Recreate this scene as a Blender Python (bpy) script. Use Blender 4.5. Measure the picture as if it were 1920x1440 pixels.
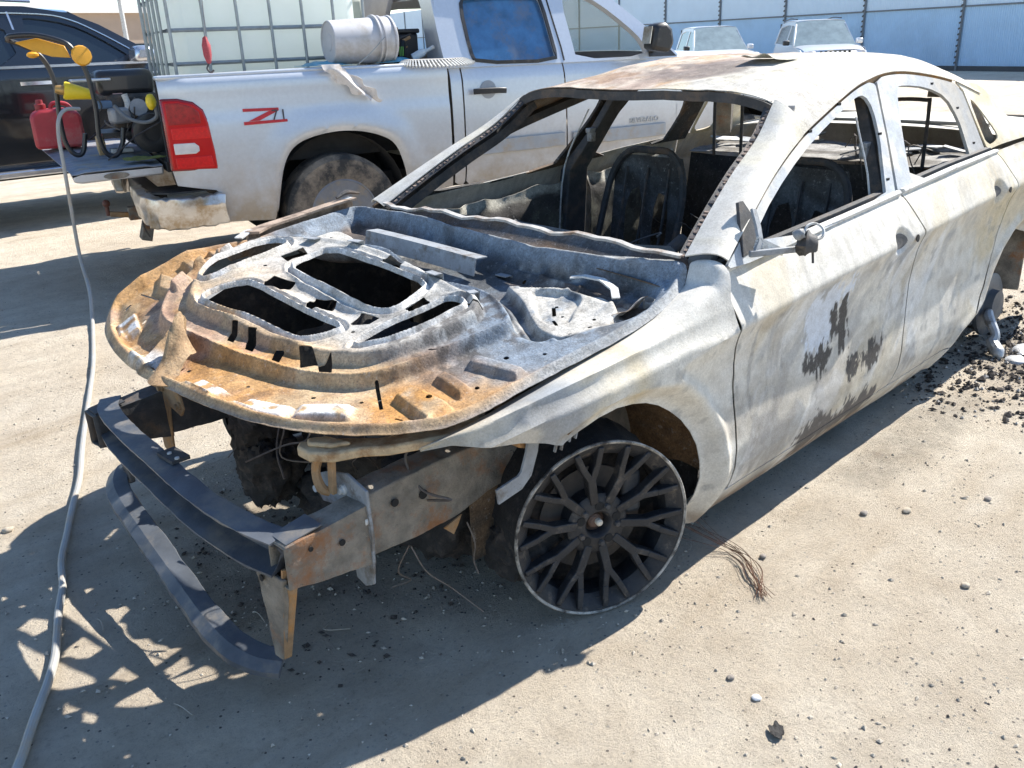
import bpy, math, random
import numpy as np
from mathutils import Vector, Matrix

for o in list(bpy.data.objects): bpy.data.objects.remove(o)
scene = bpy.context.scene
COL = scene.collection
R = math.radians

# ------------------------------------------------------------------ camera
cam_d = bpy.data.cameras.new('camera'); cam = bpy.data.objects.new('camera', cam_d); COL.objects.link(cam)
def cam_matrix(loc, yaw, pitch, roll):
    cy, sy, cp, sp = math.cos(yaw), math.sin(yaw), math.cos(pitch), math.sin(pitch)
    fw = Vector((cp*cy, cp*sy, -sp)); rt = Vector((sy, -cy, 0)); up = rt.cross(fw)
    r2 = math.cos(roll)*rt + math.sin(roll)*up; u2 = -math.sin(roll)*rt + math.cos(roll)*up
    m = Matrix((r2, u2, -fw)).transposed().to_4x4(); m.translation = loc
    return m
cam.matrix_world = cam_matrix((1.5543, 2.1082, 1.4635), R(226.466), R(21.449), R(-2.329))
cam_d.sensor_fit = 'HORIZONTAL'; cam_d.sensor_width = 36; cam_d.lens = 1640/1920*36
cam_d.clip_start = .05; cam_d.clip_end = 2000
scene.camera = cam

# ------------------------------------------------------------------ daylight
SUN = Vector((-1.06, .06, 1.0)).normalized()          # towards the sun: behind the wreck, high
w = bpy.data.worlds.new('World'); scene.world = w; w.use_nodes = True
nt = w.node_tree; bg = nt.nodes['Background']
sky = nt.nodes.new('ShaderNodeTexSky'); sky.sky_type = 'NISHITA'; sky.sun_disc = False
sky.sun_elevation = math.asin(SUN.z); sky.sun_rotation = math.atan2(SUN.x, SUN.y)
sky.air_density = 1.0; sky.dust_density = .05; sky.ozone_density = 3.0
nt.links.new(sky.outputs[0], bg.inputs[0]); bg.inputs[1].default_value = .112
sun_d = bpy.data.lights.new('sun', 'SUN'); sun_d.energy = 5.0; sun_d.angle = R(.53); sun_d.color = (1, .95, .87)
sun = bpy.data.objects.new('sun', sun_d); COL.objects.link(sun)
sun.rotation_euler = SUN.to_track_quat('Z', 'Y').to_euler(); sun.location = (-8, 0, 12)
vs = scene.view_settings; vs.view_transform = 'Standard'; vs.look = 'None'; vs.gamma = 1; vs.exposure = 1.08

# ------------------------------------------------------------------ noise in numpy
_rng = np.random.RandomState(7); _perm = _rng.permutation(4096)
def _h(i, j, k, s):
    return _perm[(_perm[(_perm[(i+s*131) & 4095]+j) & 4095]+k) & 4095]/4095.
def vnoise(x, y, z, s=0):
    x, y, z = np.broadcast_arrays(np.asarray(x, float), np.asarray(y, float), np.asarray(z, float))
    i, j, k = np.floor(x).astype(int), np.floor(y).astype(int), np.floor(z).astype(int)
    a, b, c = x-i, y-j, z-k
    a, b, c = a*a*(3-2*a), b*b*(3-2*b), c*c*(3-2*c)
    def L(p, q, t): return p+(q-p)*t
    return L(L(L(_h(i,j,k,s), _h(i+1,j,k,s), a), L(_h(i,j+1,k,s), _h(i+1,j+1,k,s), a), b),
             L(L(_h(i,j,k+1,s), _h(i+1,j,k+1,s), a), L(_h(i,j+1,k+1,s), _h(i+1,j+1,k+1,s), a), b), c)
def fbm(x, y, z=0, oct=4, s=0):
    r = 0; a = .5; t = 0
    for o in range(oct):
        r = r+a*vnoise(np.asarray(x)*2**o, np.asarray(y)*2**o, np.asarray(z)*2**o, s+o); t += a; a *= .55
    return r/t
def ss(a, b, x):
    t = np.clip((np.asarray(x, float)-a)/(b-a), 0, 1); return t*t*(3-2*t)
def mix(a, b, t):
    return np.asarray(a)+(np.asarray(b)-np.asarray(a))*np.asarray(t)[..., None]
def sdpoly(u, v, poly):                                # signed distance, positive inside
    p = np.asarray(poly, float); n = len(p)
    d = np.full(np.shape(u), 1e9); inside = np.zeros(np.shape(u), bool)
    for i in range(n):
        a, b = p[i], p[(i+1) % n]; e = b-a; wx, wy = u-a[0], v-a[1]
        t = np.clip((wx*e[0]+wy*e[1])/max(e@e, 1e-12), 0, 1)
        d = np.minimum(d, (wx-e[0]*t)**2+(wy-e[1]*t)**2)
        c = ((a[1] > v) != (b[1] > v))
        if b[1] != a[1]:
            inside ^= c & (u < (b[0]-a[0])*(v-a[1])/(b[1]-a[1])+a[0])
    d = np.sqrt(d); return np.where(inside, d, -d)
def sdline(u, v, line):
    p = np.asarray(line, float); d = np.full(np.shape(u), 1e9)
    for i in range(len(p)-1):
        a, b = p[i], p[i+1]; e = b-a; wx, wy = u-a[0], v-a[1]
        t = np.clip((wx*e[0]+wy*e[1])/max(e@e, 1e-12), 0, 1)
        d = np.minimum(d, (wx-e[0]*t)**2+(wy-e[1]*t)**2)
    return np.sqrt(d)
def chaikin(poly, n=2, closed=True):
    p = np.asarray(poly, float)
    for _ in range(n):
        q = np.roll(p, -1, 0) if closed else p[1:]; pp = p if closed else p[:-1]
        r = np.empty((2*len(pp), p.shape[1])); r[0::2] = .75*pp+.25*q; r[1::2] = .25*pp+.75*q
        if not closed: r = np.vstack([p[:1], r, p[-1:]])
        p = r
    return p
def catmull(pts, n=6):
    p = np.asarray(pts, float); out = []
    q = np.vstack([2*p[0]-p[1], p, 2*p[-1]-p[-2]])
    for i in range(1, len(q)-2):
        for k in range(n):
            t = k/n; a, b, c, d = q[i-1], q[i], q[i+1], q[i+2]
            out.append(.5*((2*b)+(-a+c)*t+(2*a-5*b+4*c-d)*t*t+(-a+3*b-3*c+d)*t**3))
    out.append(p[-1]); return np.array(out)

# ------------------------------------------------------------------ objects
def tag(o, label=None, cat=None, group=None, kind=None):
    if label: o['label'] = label
    if cat: o['category'] = cat
    if group: o['group'] = group
    if kind: o['kind'] = kind
    return o
def empty(name, label=None, cat=None, loc=(0,0,0), rz=0, group=None):
    o = bpy.data.objects.new(name, None); COL.objects.link(o); o.location = loc; o.rotation_euler = (0, 0, rz)
    o.empty_display_size = .1
    return tag(o, label, cat, group)
def mesh_obj(name, V, F, mat, parent=None, smooth=35, col=None):
    me = bpy.data.meshes.new(name)
    me.from_pydata(np.asarray(V).tolist() if not isinstance(V, list) else V, [], F)
    if smooth:
        me.polygons.foreach_set('use_smooth', np.ones(len(me.polygons), bool))
        if smooth < 180: me.set_sharp_from_angle(angle=R(smooth))
    if col is not None:
        at = me.color_attributes.new('Col', 'FLOAT_COLOR', 'POINT')
        c4 = np.ones((len(V), 4), np.float32); c4[:, :3] = col
        at.data.foreach_set('color', c4.ravel())
    me.update()
    o = bpy.data.objects.new(name, me); COL.objects.link(o)
    if mat: me.materials.append(mat)
    if parent: o.parent = parent
    return o
def copy_tree(o, parent=None):
    c = o.copy(); COL.objects.link(c); c.parent = parent
    for ch in o.children: copy_tree(ch, c)
    return c
def bevel(o, w=.004, seg=2, ang=40):
    m = o.modifiers.new('b', 'BEVEL'); m.width = w; m.segments = seg; m.limit_method = 'ANGLE'; m.angle_limit = R(ang)
    return o

def patch(name, fn, u, v, mat, parent=None, keep=None, thick=.002, col=None, flip=False):
    """a sheet of metal: fn(u,v)->xyz on a grid, clipped cleanly where keep(u,v) < 0, with real thickness"""
    u = np.asarray(u, float); v = np.asarray(v, float); nu, nv = len(u), len(v)
    U, V = np.meshgrid(u, v, indexing='ij'); uf, vf = U.ravel(), V.ravel()
    ui, vi = list(uf), list(vf); faces = []
    idx = np.arange(nu*nv).reshape(nu, nv)
    if keep is None:
        q = np.stack([idx[:-1,:-1], idx[1:,:-1], idx[1:,1:], idx[:-1,1:]], -1).reshape(-1, 4); faces = q.tolist()
    else:
        S = keep(uf, vf).reshape(nu, nv); P = S > 0
        cnt = P[:-1,:-1].astype(int)+P[1:,:-1]+P[1:,1:]+P[:-1,1:]
        q = np.stack([idx[:-1,:-1], idx[1:,:-1], idx[1:,1:], idx[:-1,1:]], -1)
        faces = q[cnt == 4].tolist(); sf = S.ravel(); cache = {}
        for quad in q[(cnt > 0) & (cnt < 4)]:
            poly = []
            for k in range(4):
                a, b = int(quad[k]), int(quad[(k+1) % 4])
                if sf[a] > 0: poly.append(a)
                if (sf[a] > 0) != (sf[b] > 0):
                    key = (min(a, b), max(a, b))
                    if key not in cache:
                        cache[key] = len(ui); ui.append(0.); vi.append(0.)
                    poly.append(cache[key])
            if len(poly) >= 3: faces.append(poly)
        if cache:                                       # bisect every cut edge onto the outline
            ks = np.array(list(cache.keys())); ci = np.array(list(cache.values()))
            a_, b_ = np.where((sf[ks[:,0]] > 0)[:, None], ks, ks[:, ::-1]).T
            lo, hi = np.zeros(len(ci)), np.ones(len(ci))
            for _ in range(11):
                md = (lo+hi)/2; ins = keep(uf[a_]+(uf[b_]-uf[a_])*md, vf[a_]+(vf[b_]-vf[a_])*md) > 0
                lo = np.where(ins, md, lo); hi = np.where(ins, hi, md)
            ui = np.array(ui); vi = np.array(vi)
            ui[ci] = uf[a_]+(uf[b_]-uf[a_])*lo; vi[ci] = vf[a_]+(vf[b_]-vf[a_])*lo
    ui, vi = np.array(ui), np.array(vi)
    used = np.zeros(len(ui), bool)
    for f in faces: used[f] = True
    remap = np.cumsum(used)-1; ui, vi = ui[used], vi[used]
    faces = [[int(remap[i]) for i in f] for f in faces]
    if flip: faces = [f[::-1] for f in faces]
    X = np.stack(np.broadcast_arrays(*fn(ui, vi)), -1).astype(float); n = len(X)
    C3 = col(ui, vi, X) if col is not None else None
    if thick:
        N = np.zeros_like(X); edges = {}
        for f in faces:
            a, b, c = X[f[0]], X[f[1]], X[f[2]]; nn = np.cross(b-a, c-a); N[f] += nn
            for k in range(len(f)):
                e = (f[k], f[(k+1) % len(f)]); r = (e[1], e[0])
                if r in edges: edges.pop(r)
                else: edges[e] = 1
        N /= np.linalg.norm(N, axis=1)[:, None]+1e-12
        B = X-N*thick
        V2 = [X, B]; F2 = faces+[[i+n for i in f[::-1]] for f in faces]
        base = 2*n; ex = []
        for (a, b) in edges:
            ex += [a, b]; F2.append([base, base+2, base+3, base+1]); base += 4
            V2.append(np.stack([X[a], X[b], B[a], B[b]]))
        Cx = None
        if C3 is not None:
            Cr = []
            for (a, b) in edges: Cr += [C3[a], C3[b], C3[a], C3[b]]
            Cx = np.vstack([C3, C3]+([np.array(Cr)] if Cr else []))
        return mesh_obj(name, np.vstack(V2), F2, mat, parent, 50, Cx)
    return mesh_obj(name, X, faces, mat, parent, 50, C3)

class MB:
    """collects simple shapes into one mesh"""
    def __init__(s): s.V = []; s.F = []
    def add(s, V, F):
        b = len(s.V); s.V += [tuple(map(float, p)) for p in V]; s.F += [[i+b for i in f] for f in F]; return s
    def box(s, c, d, rot=None):
        c = Vector(c); M = Matrix.Rotation(rot, 3, 'Z') if isinstance(rot, (int, float)) else (rot or Matrix.Identity(3))
        V = [c+M @ Vector((x*d[0]/2, y*d[1]/2, z*d[2]/2)) for x in (-1,1) for y in (-1,1) for z in (-1,1)]
        return s.add(V, [[0,1,3,2],[4,6,7,5],[0,4,5,1],[2,3,7,6],[0,2,6,4],[1,5,7,3]])
    def bar(s, p, q, w, h, up=(0,0,1), taper=1.0):
        p, q = Vector(p), Vector(q); d = (q-p).normalized(); up = Vector(up)
        x = d.cross(up).normalized(); y = x.cross(d)
        V = []
        for e, k in ((p, 1), (q, taper)):
            V += [e-x*w/2*k-y*h/2*k, e+x*w/2*k-y*h/2*k, e+x*w/2*k+y*h/2*k, e-x*w/2*k+y*h/2*k]
        return s.add(V, [[3,2,1,0],[4,5,6,7],[0,1,5,4],[1,2,6,5],[2,3,7,6],[3,0,4,7]])
    def prism(s, pts, vec):
        n = len(pts); vec = Vector(vec); a = [Vector(p) for p in pts]
        nn = Vector((0,0,0))
        for i in range(n): nn += a[i].cross(a[(i+1) % n])
        if nn.dot(vec) > 0: a = a[::-1]
        V = a+[p+vec for p in a]
        return s.add(V, [list(range(n)), list(range(2*n-1, n-1, -1))]+[[i, n+i, n+(i+1) % n, (i+1) % n] for i in range(n)])
    def tube(s, pts, r, n=8, smooth=0, closed=False, flat=1.0):
        p = catmull(pts, smooth) if smooth else np.asarray(pts, float)
        m = len(p); rr = np.interp(np.linspace(0, 1, m), np.linspace(0, 1, len(r)), r) if hasattr(r, '__len__') else np.full(m, r)
        ref = np.array([0, 0, 1.]); V = []; T = np.gradient(p, axis=0); T /= np.linalg.norm(T, axis=1)[:, None]+1e-12
        x = np.cross(T[0], ref)
        if np.linalg.norm(x) < .1: x = np.cross(T[0], [0, 1., 0])
        for i in range(m):
            x = x-T[i]*(x @ T[i]); x /= np.linalg.norm(x)+1e-12; y = np.cross(T[i], x)
            for k in range(n):
                a = 2*math.pi*k/n; V.append(p[i]+rr[i]*(math.cos(a)*x+flat*math.sin(a)*y))
        F = []
        for i in range(m-1+(1 if closed else 0)):
            for k in range(n):
                a, b = i*n+k, i*n+(k+1) % n; j = ((i+1) % m)*n
                F.append([a, b, j+(k+1) % n, j+k][::-1])
        if not closed: F += [list(range(n)), list(range(m*n-1, (m-1)*n-1, -1))]
        return s.add(V, F)
    def sweep(s, pts, prof, up=(0,0,1), closed=True):
        """profile [(side, up)] swept along a path"""
        p = np.asarray(pts, float); m = len(p); T = np.gradient(p, axis=0); T /= np.linalg.norm(T, axis=1)[:, None]
        V = []; n = len(prof)
        for i in range(m):
            x = np.cross(T[i], up); x /= np.linalg.norm(x); y = np.cross(x, T[i])
            V += [p[i]+a*x+b*y for a, b in prof]
        F = []
        for i in range(m-1):
            for k in range(n if closed else n-1): F.append([i*n+k, i*n+(k+1) % n, (i+1)*n+(k+1) % n, (i+1)*n+k])
        if closed: F += [list(range(n))[::-1], list(range((m-1)*n, m*n))]
        return s.add(V, F)
    def lathe(s, prof, c=(0,0,0), axis=(0,0,1), n=32, a0=0, a1=2*math.pi, cap=True):
        c = Vector(c); ax = Vector(axis).normalized(); x = ax.orthogonal().normalized(); y = ax.cross(x)
        full = abs(a1-a0-2*math.pi) < 1e-6; m = n if full else n+1; V = []
        for k in range(m):
            a = a0+(a1-a0)*k/n
            for r, h in prof: V.append(c+ax*h+r*(math.cos(a)*x+math.sin(a)*y))
        L = len(prof); F = []
        for k in range(n):
            for i in range(L-1): F.append([k*L+i, ((k+1) % m)*L+i, ((k+1) % m)*L+i+1, k*L+i+1])
        if cap and full:
            if prof[0][0] > 1e-6: F.append([k*L for k in range(m)][::-1])
            if prof[-1][0] > 1e-6: F.append([k*L+L-1 for k in range(m)])
        return s.add(V, F)
    def ball(s, c, r, n=10, sc=(1,1,1), jit=0, rnd=None):
        V = []; F = []; m = max(4, n//2)
        for i in range(m+1):
            t = math.pi*i/m
            for k in range(n):
                a = 2*math.pi*k/n; j = 1+(rnd.uniform(-jit, jit) if rnd else 0)
                if i in (0, m): j = 1
                V.append((c[0]+r*sc[0]*j*math.sin(t)*math.cos(a), c[1]+r*sc[1]*j*math.sin(t)*math.sin(a), c[2]+r*sc[2]*j*math.cos(t)))
        for i in range(m):
            for k in range(n): F.append([i*n+k, (i+1)*n+k, (i+1)*n+(k+1) % n, i*n+(k+1) % n])
        return s.add(V, F)
    def build(s, name, mat, parent=None, smooth=35, bev=0, loc=None):
        o = mesh_obj(name, s.V, s.F, mat, parent, smooth)
        if loc is not None: o.location = loc
        if bev: bevel(o, bev)
        return o

def warp(o, strength=.006, size=.06, cuts=3):
    """buckle a part: simple subdivision and a procedural clouds displacement"""
    m = o.modifiers.new('s', 'SUBSURF'); m.subdivision_type = 'SIMPLE'; m.levels = cuts; m.render_levels = cuts
    t = bpy.data.textures.new('buckle', 'CLOUDS'); t.noise_scale = size; t.noise_depth = 3
    d = o.modifiers.new('d', 'DISPLACE'); d.texture = t; d.strength = strength; d.mid_level = .5; d.texture_coords = 'LOCAL'
    return o
# ------------------------------------------------------------------ materials
MATS = {}
def nodes(name):
    m = bpy.data.materials.new(name); m.use_nodes = True; t = m.node_tree
    b = t.nodes['Principled BSDF']; return m, t, b
def setb(b, **k):
    for a, v in k.items():
        a = {'rough': 'Roughness', 'metal': 'Metallic', 'spec': 'Specular IOR Level', 'coat': 'Coat Weight', 'coatr': 'Coat Roughness', 'trans': 'Transmission Weight', 'ior': 'IOR'}[a]
        b.inputs[a].default_value = v
def N(t, typ, **k):
    n = t.nodes.new(typ)
    for a, v in k.items(): setattr(n, a, v)
    return n
def noise_node(t, scale, detail=6, rough=.6, coord=None):
    n = N(t, 'ShaderNodeTexNoise'); n.inputs['Scale'].default_value = scale; n.inputs['Detail'].default_value = detail; n.inputs['Roughness'].default_value = rough
    if coord: t.links.new(coord, n.inputs['Vector'])
    return n
def ramp(t, inp, stops):
    r = N(t, 'ShaderNodeValToRGB'); e = r.color_ramp.elements
    while len(e) < len(stops): e.new(.5)
    for x, (p, c) in zip(e, stops):
        x.position = p; x.color = (*c, 1) if len(c) == 3 else c
    t.links.new(inp, r.inputs[0]); return r
def mixc(t, fac, a, b, mode='MIX'):
    m = N(t, 'ShaderNodeMix', data_type='RGBA', blend_type=mode)
    for s, v in ((m.inputs[0], fac), (m.inputs[6], a), (m.inputs[7], b)):
        if hasattr(v, 'links') or hasattr(v, 'is_linked'): t.links.new(v, s)
        elif isinstance(v, (int, float)): s.default_value = v
        else: s.default_value = (*v, 1)
    return m.outputs[2]
def bump(t, b, h, strength=.3, dist=.01):
    n = N(t, 'ShaderNodeBump'); n.inputs['Strength'].default_value = strength; n.inputs['Distance'].default_value = dist
    t.links.new(h, n.inputs['Height']); t.links.new(n.outputs[0], b.inputs['Normal']); return n
def objco(t):
    return N(t, 'ShaderNodeTexCoord').outputs['Object']

def plain(name, col, rough=.5, metal=0, var=.25, scale=12, bmp=0, dirt=None, dirt_amt=.5, dscale=5, coat=0, spec=.5, bscale=60):
    """one colour with mottling, optional dirt patches and fine relief"""
    if name in MATS: return MATS[name]
    m, t, b = nodes(name); co = objco(t)
    n = noise_node(t, scale, 8, .65, co)
    c = ramp(t, n.outputs[0], [(.25, tuple(x*(1-var) for x in col)), (.75, tuple(min(1, x*(1+var)) for x in col))]).outputs[0]
    if dirt:
        d = noise_node(t, dscale, 10, .7, co)
        f = ramp(t, d.outputs[0], [(.62-dirt_amt*.35, (0,0,0)), (.72-dirt_amt*.2, (1,1,1))])
        c = mixc(t, f.outputs[0], c, dirt)
    t.links.new(c, b.inputs['Base Color'])
    setb(b, rough=rough, metal=metal, coat=coat, spec=spec)
    if coat: b.inputs['Coat Roughness'].default_value = .05
    if bmp >= .2:                                       # rough burnt things: pits and pale flecks
        p1 = noise_node(t, 130, 6, .8, co); c = mixc(t, ramp(t, p1.outputs[0], [(.58, (0,0,0)), (.66, (.6,.6,.6))]).outputs[0], c, tuple(x*.35 for x in col))
        p2 = noise_node(t, 55, 8, .8, co); c = mixc(t, ramp(t, p2.outputs[0], [(.60, (0,0,0)), (.66, (.45,.45,.45))]).outputs[0], c, tuple(min(.8, x*1.7+.03) for x in col))
        t.links.new(c, b.inputs['Base Color'])
    if bmp:
        n2 = noise_node(t, bscale, 8, .7, co); bump(t, b, n2.outputs[0], bmp, .01)
    MATS[name] = m; return m

def burnt(name, rough=.75, fine=170, amt=.35, bmp=.25, speck=(.05,.04,.035), speck_amt=.35, sscale=75, metal=0, spec=.35, flake=.25, mott=(.62,1.14)):
    """colour comes from the sheet's own Col attribute, broken up by fine scale, flakes and pits"""
    if name in MATS: return MATS[name]
    m, t, b = nodes(name); co = objco(t)
    a = N(t, 'ShaderNodeAttribute', attribute_name='Col')
    n = noise_node(t, fine, 5, .7, co); n1 = noise_node(t, 22, 8, .7, co)
    g = ramp(t, n.outputs[0], [(.3, (1-amt,)*3), (.7, (1+amt*.5,)*3)])
    c = mixc(t, 1., a.outputs['Color'], g.outputs[0], 'MULTIPLY')
    g1 = ramp(t, n1.outputs[0], [(.32, (mott[0],mott[0]*.98,mott[0]*.95)), (.62, (mott[1],)*3)])
    c = mixc(t, 1., c, g1.outputs[0], 'MULTIPLY')
    s = noise_node(t, sscale, 9, .75, co)
    f = ramp(t, s.outputs[0], [(.60-.12*speck_amt, (0,0,0)), (.66, (speck_amt,)*3)])
    c = mixc(t, f.outputs[0], c, speck)
    s2 = noise_node(t, 190, 4, .8, co)
    f2 = ramp(t, s2.outputs[0], [(.57, (0,0,0)), (.64, (speck_amt*1.3,)*3)]); c = mixc(t, f2.outputs[0], c, tuple(x*.8 for x in speck))
    s3 = noise_node(t, 48, 9, .8, co)
    f3 = ramp(t, s3.outputs[0], [(.58, (0,0,0)), (.63, (flake,)*3)]); c = mixc(t, f3.outputs[0], c, (.66,.65,.62))
    t.links.new(c, b.inputs['Base Color']); setb(b, rough=rough, metal=metal, spec=spec)
    h = N(t, 'ShaderNodeMath', operation='ADD'); t.links.new(n.outputs[0], h.inputs[0]); t.links.new(n1.outputs[0], h.inputs[1])
    bump(t, b, h.outputs[0], bmp, .007)
    MATS[name] = m; return m
def emit(name, col, st):
    m, t, b = nodes(name); b.inputs['Base Color'].default_value = (*col, 1); b.inputs['Emission Color'].default_value = (*col, 1); b.inputs['Emission Strength'].default_value = st; return m
def glass(name, col, rough=.05, alpha=.35):
    if name in MATS: return MATS[name]
    m, t, b = nodes(name); b.inputs['Base Color'].default_value = (*col, 1); setb(b, rough=rough, spec=.6)
    b.inputs['Alpha'].default_value = alpha
    MATS[name] = m; return m
# ------------------------------------------------------------------ ground
def ground_mat():
    m, t, b = nodes('packed_dirt'); co = objco(t)
    big = noise_node(t, .55, 8, .6, co); mid = noise_node(t, 6, 8, .65, co); fine = noise_node(t, 48, 8, .8, co); grit = noise_node(t, 150, 5, .85, co)
    c = ramp(t, big.outputs[0], [(.3, (.60,.515,.405)), (.5, (.68,.605,.495)), (.72, (.74,.68,.575))]).outputs[0]
    c = mixc(t, ramp(t, mid.outputs[0], [(.35, (0,0,0)), (.75, (.55,.55,.55))]).outputs[0], c, (.40,.315,.225))
    c = mixc(t, 1., c, ramp(t, fine.outputs[0], [(.30, (.66,.62,.57)), (.44, (1.0,.99,.98)), (.70, (1.22,1.22,1.2))]).outputs[0], 'MULTIPLY')
    c = mixc(t, ramp(t, grit.outputs[0], [(.60, (0,0,0)), (.68, (.7,.7,.7))]).outputs[0], c, (.13,.105,.085))
    v = N(t, 'ShaderNodeTexVoronoi'); v.inputs['Scale'].default_value = 55; t.links.new(co, v.inputs['Vector'])
    sel = N(t, 'ShaderNodeMath', operation='GREATER_THAN'); sel.inputs[1].default_value = .80
    sp = N(t, 'ShaderNodeSeparateColor'); t.links.new(v.outputs['Color'], sp.inputs[0]); t.links.new(sp.outputs[0], sel.inputs[0])
    rd = N(t, 'ShaderNodeMath', operation='LESS_THAN'); rd.inputs[1].default_value = .20; t.links.new(v.outputs['Distance'], rd.inputs[0])
    pm = N(t, 'ShaderNodeMath', operation='MULTIPLY'); t.links.new(sel.outputs[0], pm.inputs[0]); t.links.new(rd.outputs[0], pm.inputs[1])
    c = mixc(t, pm.outputs[0], c, mixc(t, sp.outputs[1], (.12,.10,.085), (.50,.46,.40)))
    mp = N(t, 'ShaderNodeMapping'); mp.inputs['Rotation'].default_value = (0,0,R(-20)); mp.inputs['Scale'].default_value = (.35,2.6,1); t.links.new(co, mp.inputs[0])
    trk = noise_node(t, 1.0, 7, .65, mp.outputs[0]); c = mixc(t, 1., c, ramp(t, trk.outputs[0], [(.33, (.88,.84,.79)), (.46, (1,1,1)), (.68, (1.08,1.08,1.07))]).outputs[0], 'MULTIPLY')
    # oil and soot that soaked in under the wreck and behind it
    at = N(t, 'ShaderNodeAttribute', attribute_name='Col')
    sn = noise_node(t, 14, 9, .75, co)
    sc = N(t, 'ShaderNodeSeparateColor'); t.links.new(at.outputs['Color'], sc.inputs[0])
    mm = N(t, 'ShaderNodeMath', operation='MULTIPLY'); t.links.new(sc.outputs[0], mm.inputs[0])
    t.links.new(ramp(t, sn.outputs[0], [(.30, (.25,.25,.25)), (.6, (1,1,1))]).outputs[0], mm.inputs[1])
    c = mixc(t, mm.outputs[0], c, (.055,.042,.034))
    t.links.new(c, b.inputs['Base Color']); setb(b, rough=.95, spec=.15)
    h = N(t, 'ShaderNodeMath', operation='ADD'); t.links.new(fine.outputs[0], h.inputs[0]); t.links.new(grit.outputs[0], h.inputs[1])
    h2 = N(t, 'ShaderNodeMath', operation='ADD'); t.links.new(h.outputs[0], h2.inputs[0]); t.links.new(mid.outputs[0], h2.inputs[1])
    bump(t, b, h2.outputs[0], .95, .019)
    return m
def graded(a, b, step, far):
    c = np.arange(a, b+1e-6, step); g = np.geomspace(step, far, 34)
    return np.concatenate([(a-np.cumsum(np.diff(np.r_[0, g])))[::-1], c, b+np.cumsum(np.diff(np.r_[0, g]))])
GX, GY = graded(-4.6, 2.0, .03, 600), graded(-3.4, 2.7, .03, 600)
def gz(x, y):
    near = np.exp(-(np.maximum(0, np.hypot(x+1, y)-6)/8)**2)
    return near*((fbm(x*1.3, y*1.3, 0, 4, 3)-.5)*.030+(fbm(x*9, y*9, 0, 3, 5)-.5)*.012)
def gcol(u, v, X):
    f = fbm(u*3, v*3, 0, 5, 9)
    s = .85*ss(1.0, .1, np.hypot((u+2.95)/1.05, (v-1.15)/.55)+(f-.5)*1.1)                # char behind the rear wheel
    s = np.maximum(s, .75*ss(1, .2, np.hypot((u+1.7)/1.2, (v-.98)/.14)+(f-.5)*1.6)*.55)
    s = np.maximum(s, .55*ss(1, .1, np.hypot((u-.45)/.55, (v+.05)/.75)+(f-.5)*1.2))      # drips under the engine
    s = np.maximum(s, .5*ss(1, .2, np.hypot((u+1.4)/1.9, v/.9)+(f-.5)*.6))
    return np.stack([s, s, s], -1)
ground = patch('ground', lambda u, v: (u, v, gz(u, v)), GX, GY, ground_mat(), thick=0, col=gcol)
tag(ground, kind='structure')

# loose grit: real little stones, nobody could count them
rnd = random.Random(5)
def pebble_verts(c, r, rn):
    q = [(1,0,0),(-1,0,0),(0,1,0),(0,-1,0),(0,0,1),(0,0,-1)]
    a = rn.uniform(0, 6.28); ca, sa = math.cos(a), math.sin(a); s = (rn.uniform(.8,1.5), rn.uniform(.6,1.), rn.uniform(.45,.8)); V = []
    for x, y, z in q:
        j = rn.uniform(.75, 1.25); x, y, z = x*s[0]*j*r, y*s[1]*j*r, z*s[2]*j*r
        V.append((c[0]+x*ca-y*sa, c[1]+x*sa+y*ca, c[2]+z))
    return V
PF = [[0,2,4],[2,1,4],[1,3,4],[3,0,4],[2,0,5],[1,2,5],[3,1,5],[0,3,5]]
def scatter(name, n, region, rr, mat, label, seed, zoff=.3):
    rn = random.Random(seed); V = []; F = []; pts = []
    while len(pts) < n:
        p = region(rn)
        if p: pts.append(p)
    zs = gz(np.array([p[0] for p in pts]), np.array([p[1] for p in pts]))
    for (x, y), z in zip(pts, zs):
        r = rr[0]*(rr[1]/rr[0])**(rn.random()**2.2); b = len(V)
        V += pebble_verts((x, y, z+r*zoff), r, rn); F += [[i+b for i in f] for f in PF]
    o = mesh_obj(name, V, F, mat, None, 0); return tag(o, label, 'gravel', kind='stuff')
def near_region(rn):
    a = rn.uniform(R(180), R(275)); d = rn.uniform(1.0, 7.5)**1.0; x, y = 1.55+d*math.cos(a), 2.1+d*math.sin(a)
    k = .5+.5*math.sin(x*3.1+1.7*math.sin(y*2.3))*math.sin(y*2.7+1.3*math.sin(x*1.9))
    return (x, y) if rn.random() < .10+.9*k**1.6 else None
grit_light = plain('grit_light', (.42,.37,.30), .9, var=.5, scale=9)
grit_dark = plain('grit_dark', (.11,.09,.075), .9, var=.6, scale=9)
scatter('loose_grit', 9000, near_region, (.0016, .008), grit_light, 'pale loose grit spread over the dirt', 11)
scatter('dark_grit', 2200, near_region, (.0015, .0055), grit_dark, 'dark loose grit spread over the dirt', 12)

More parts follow.
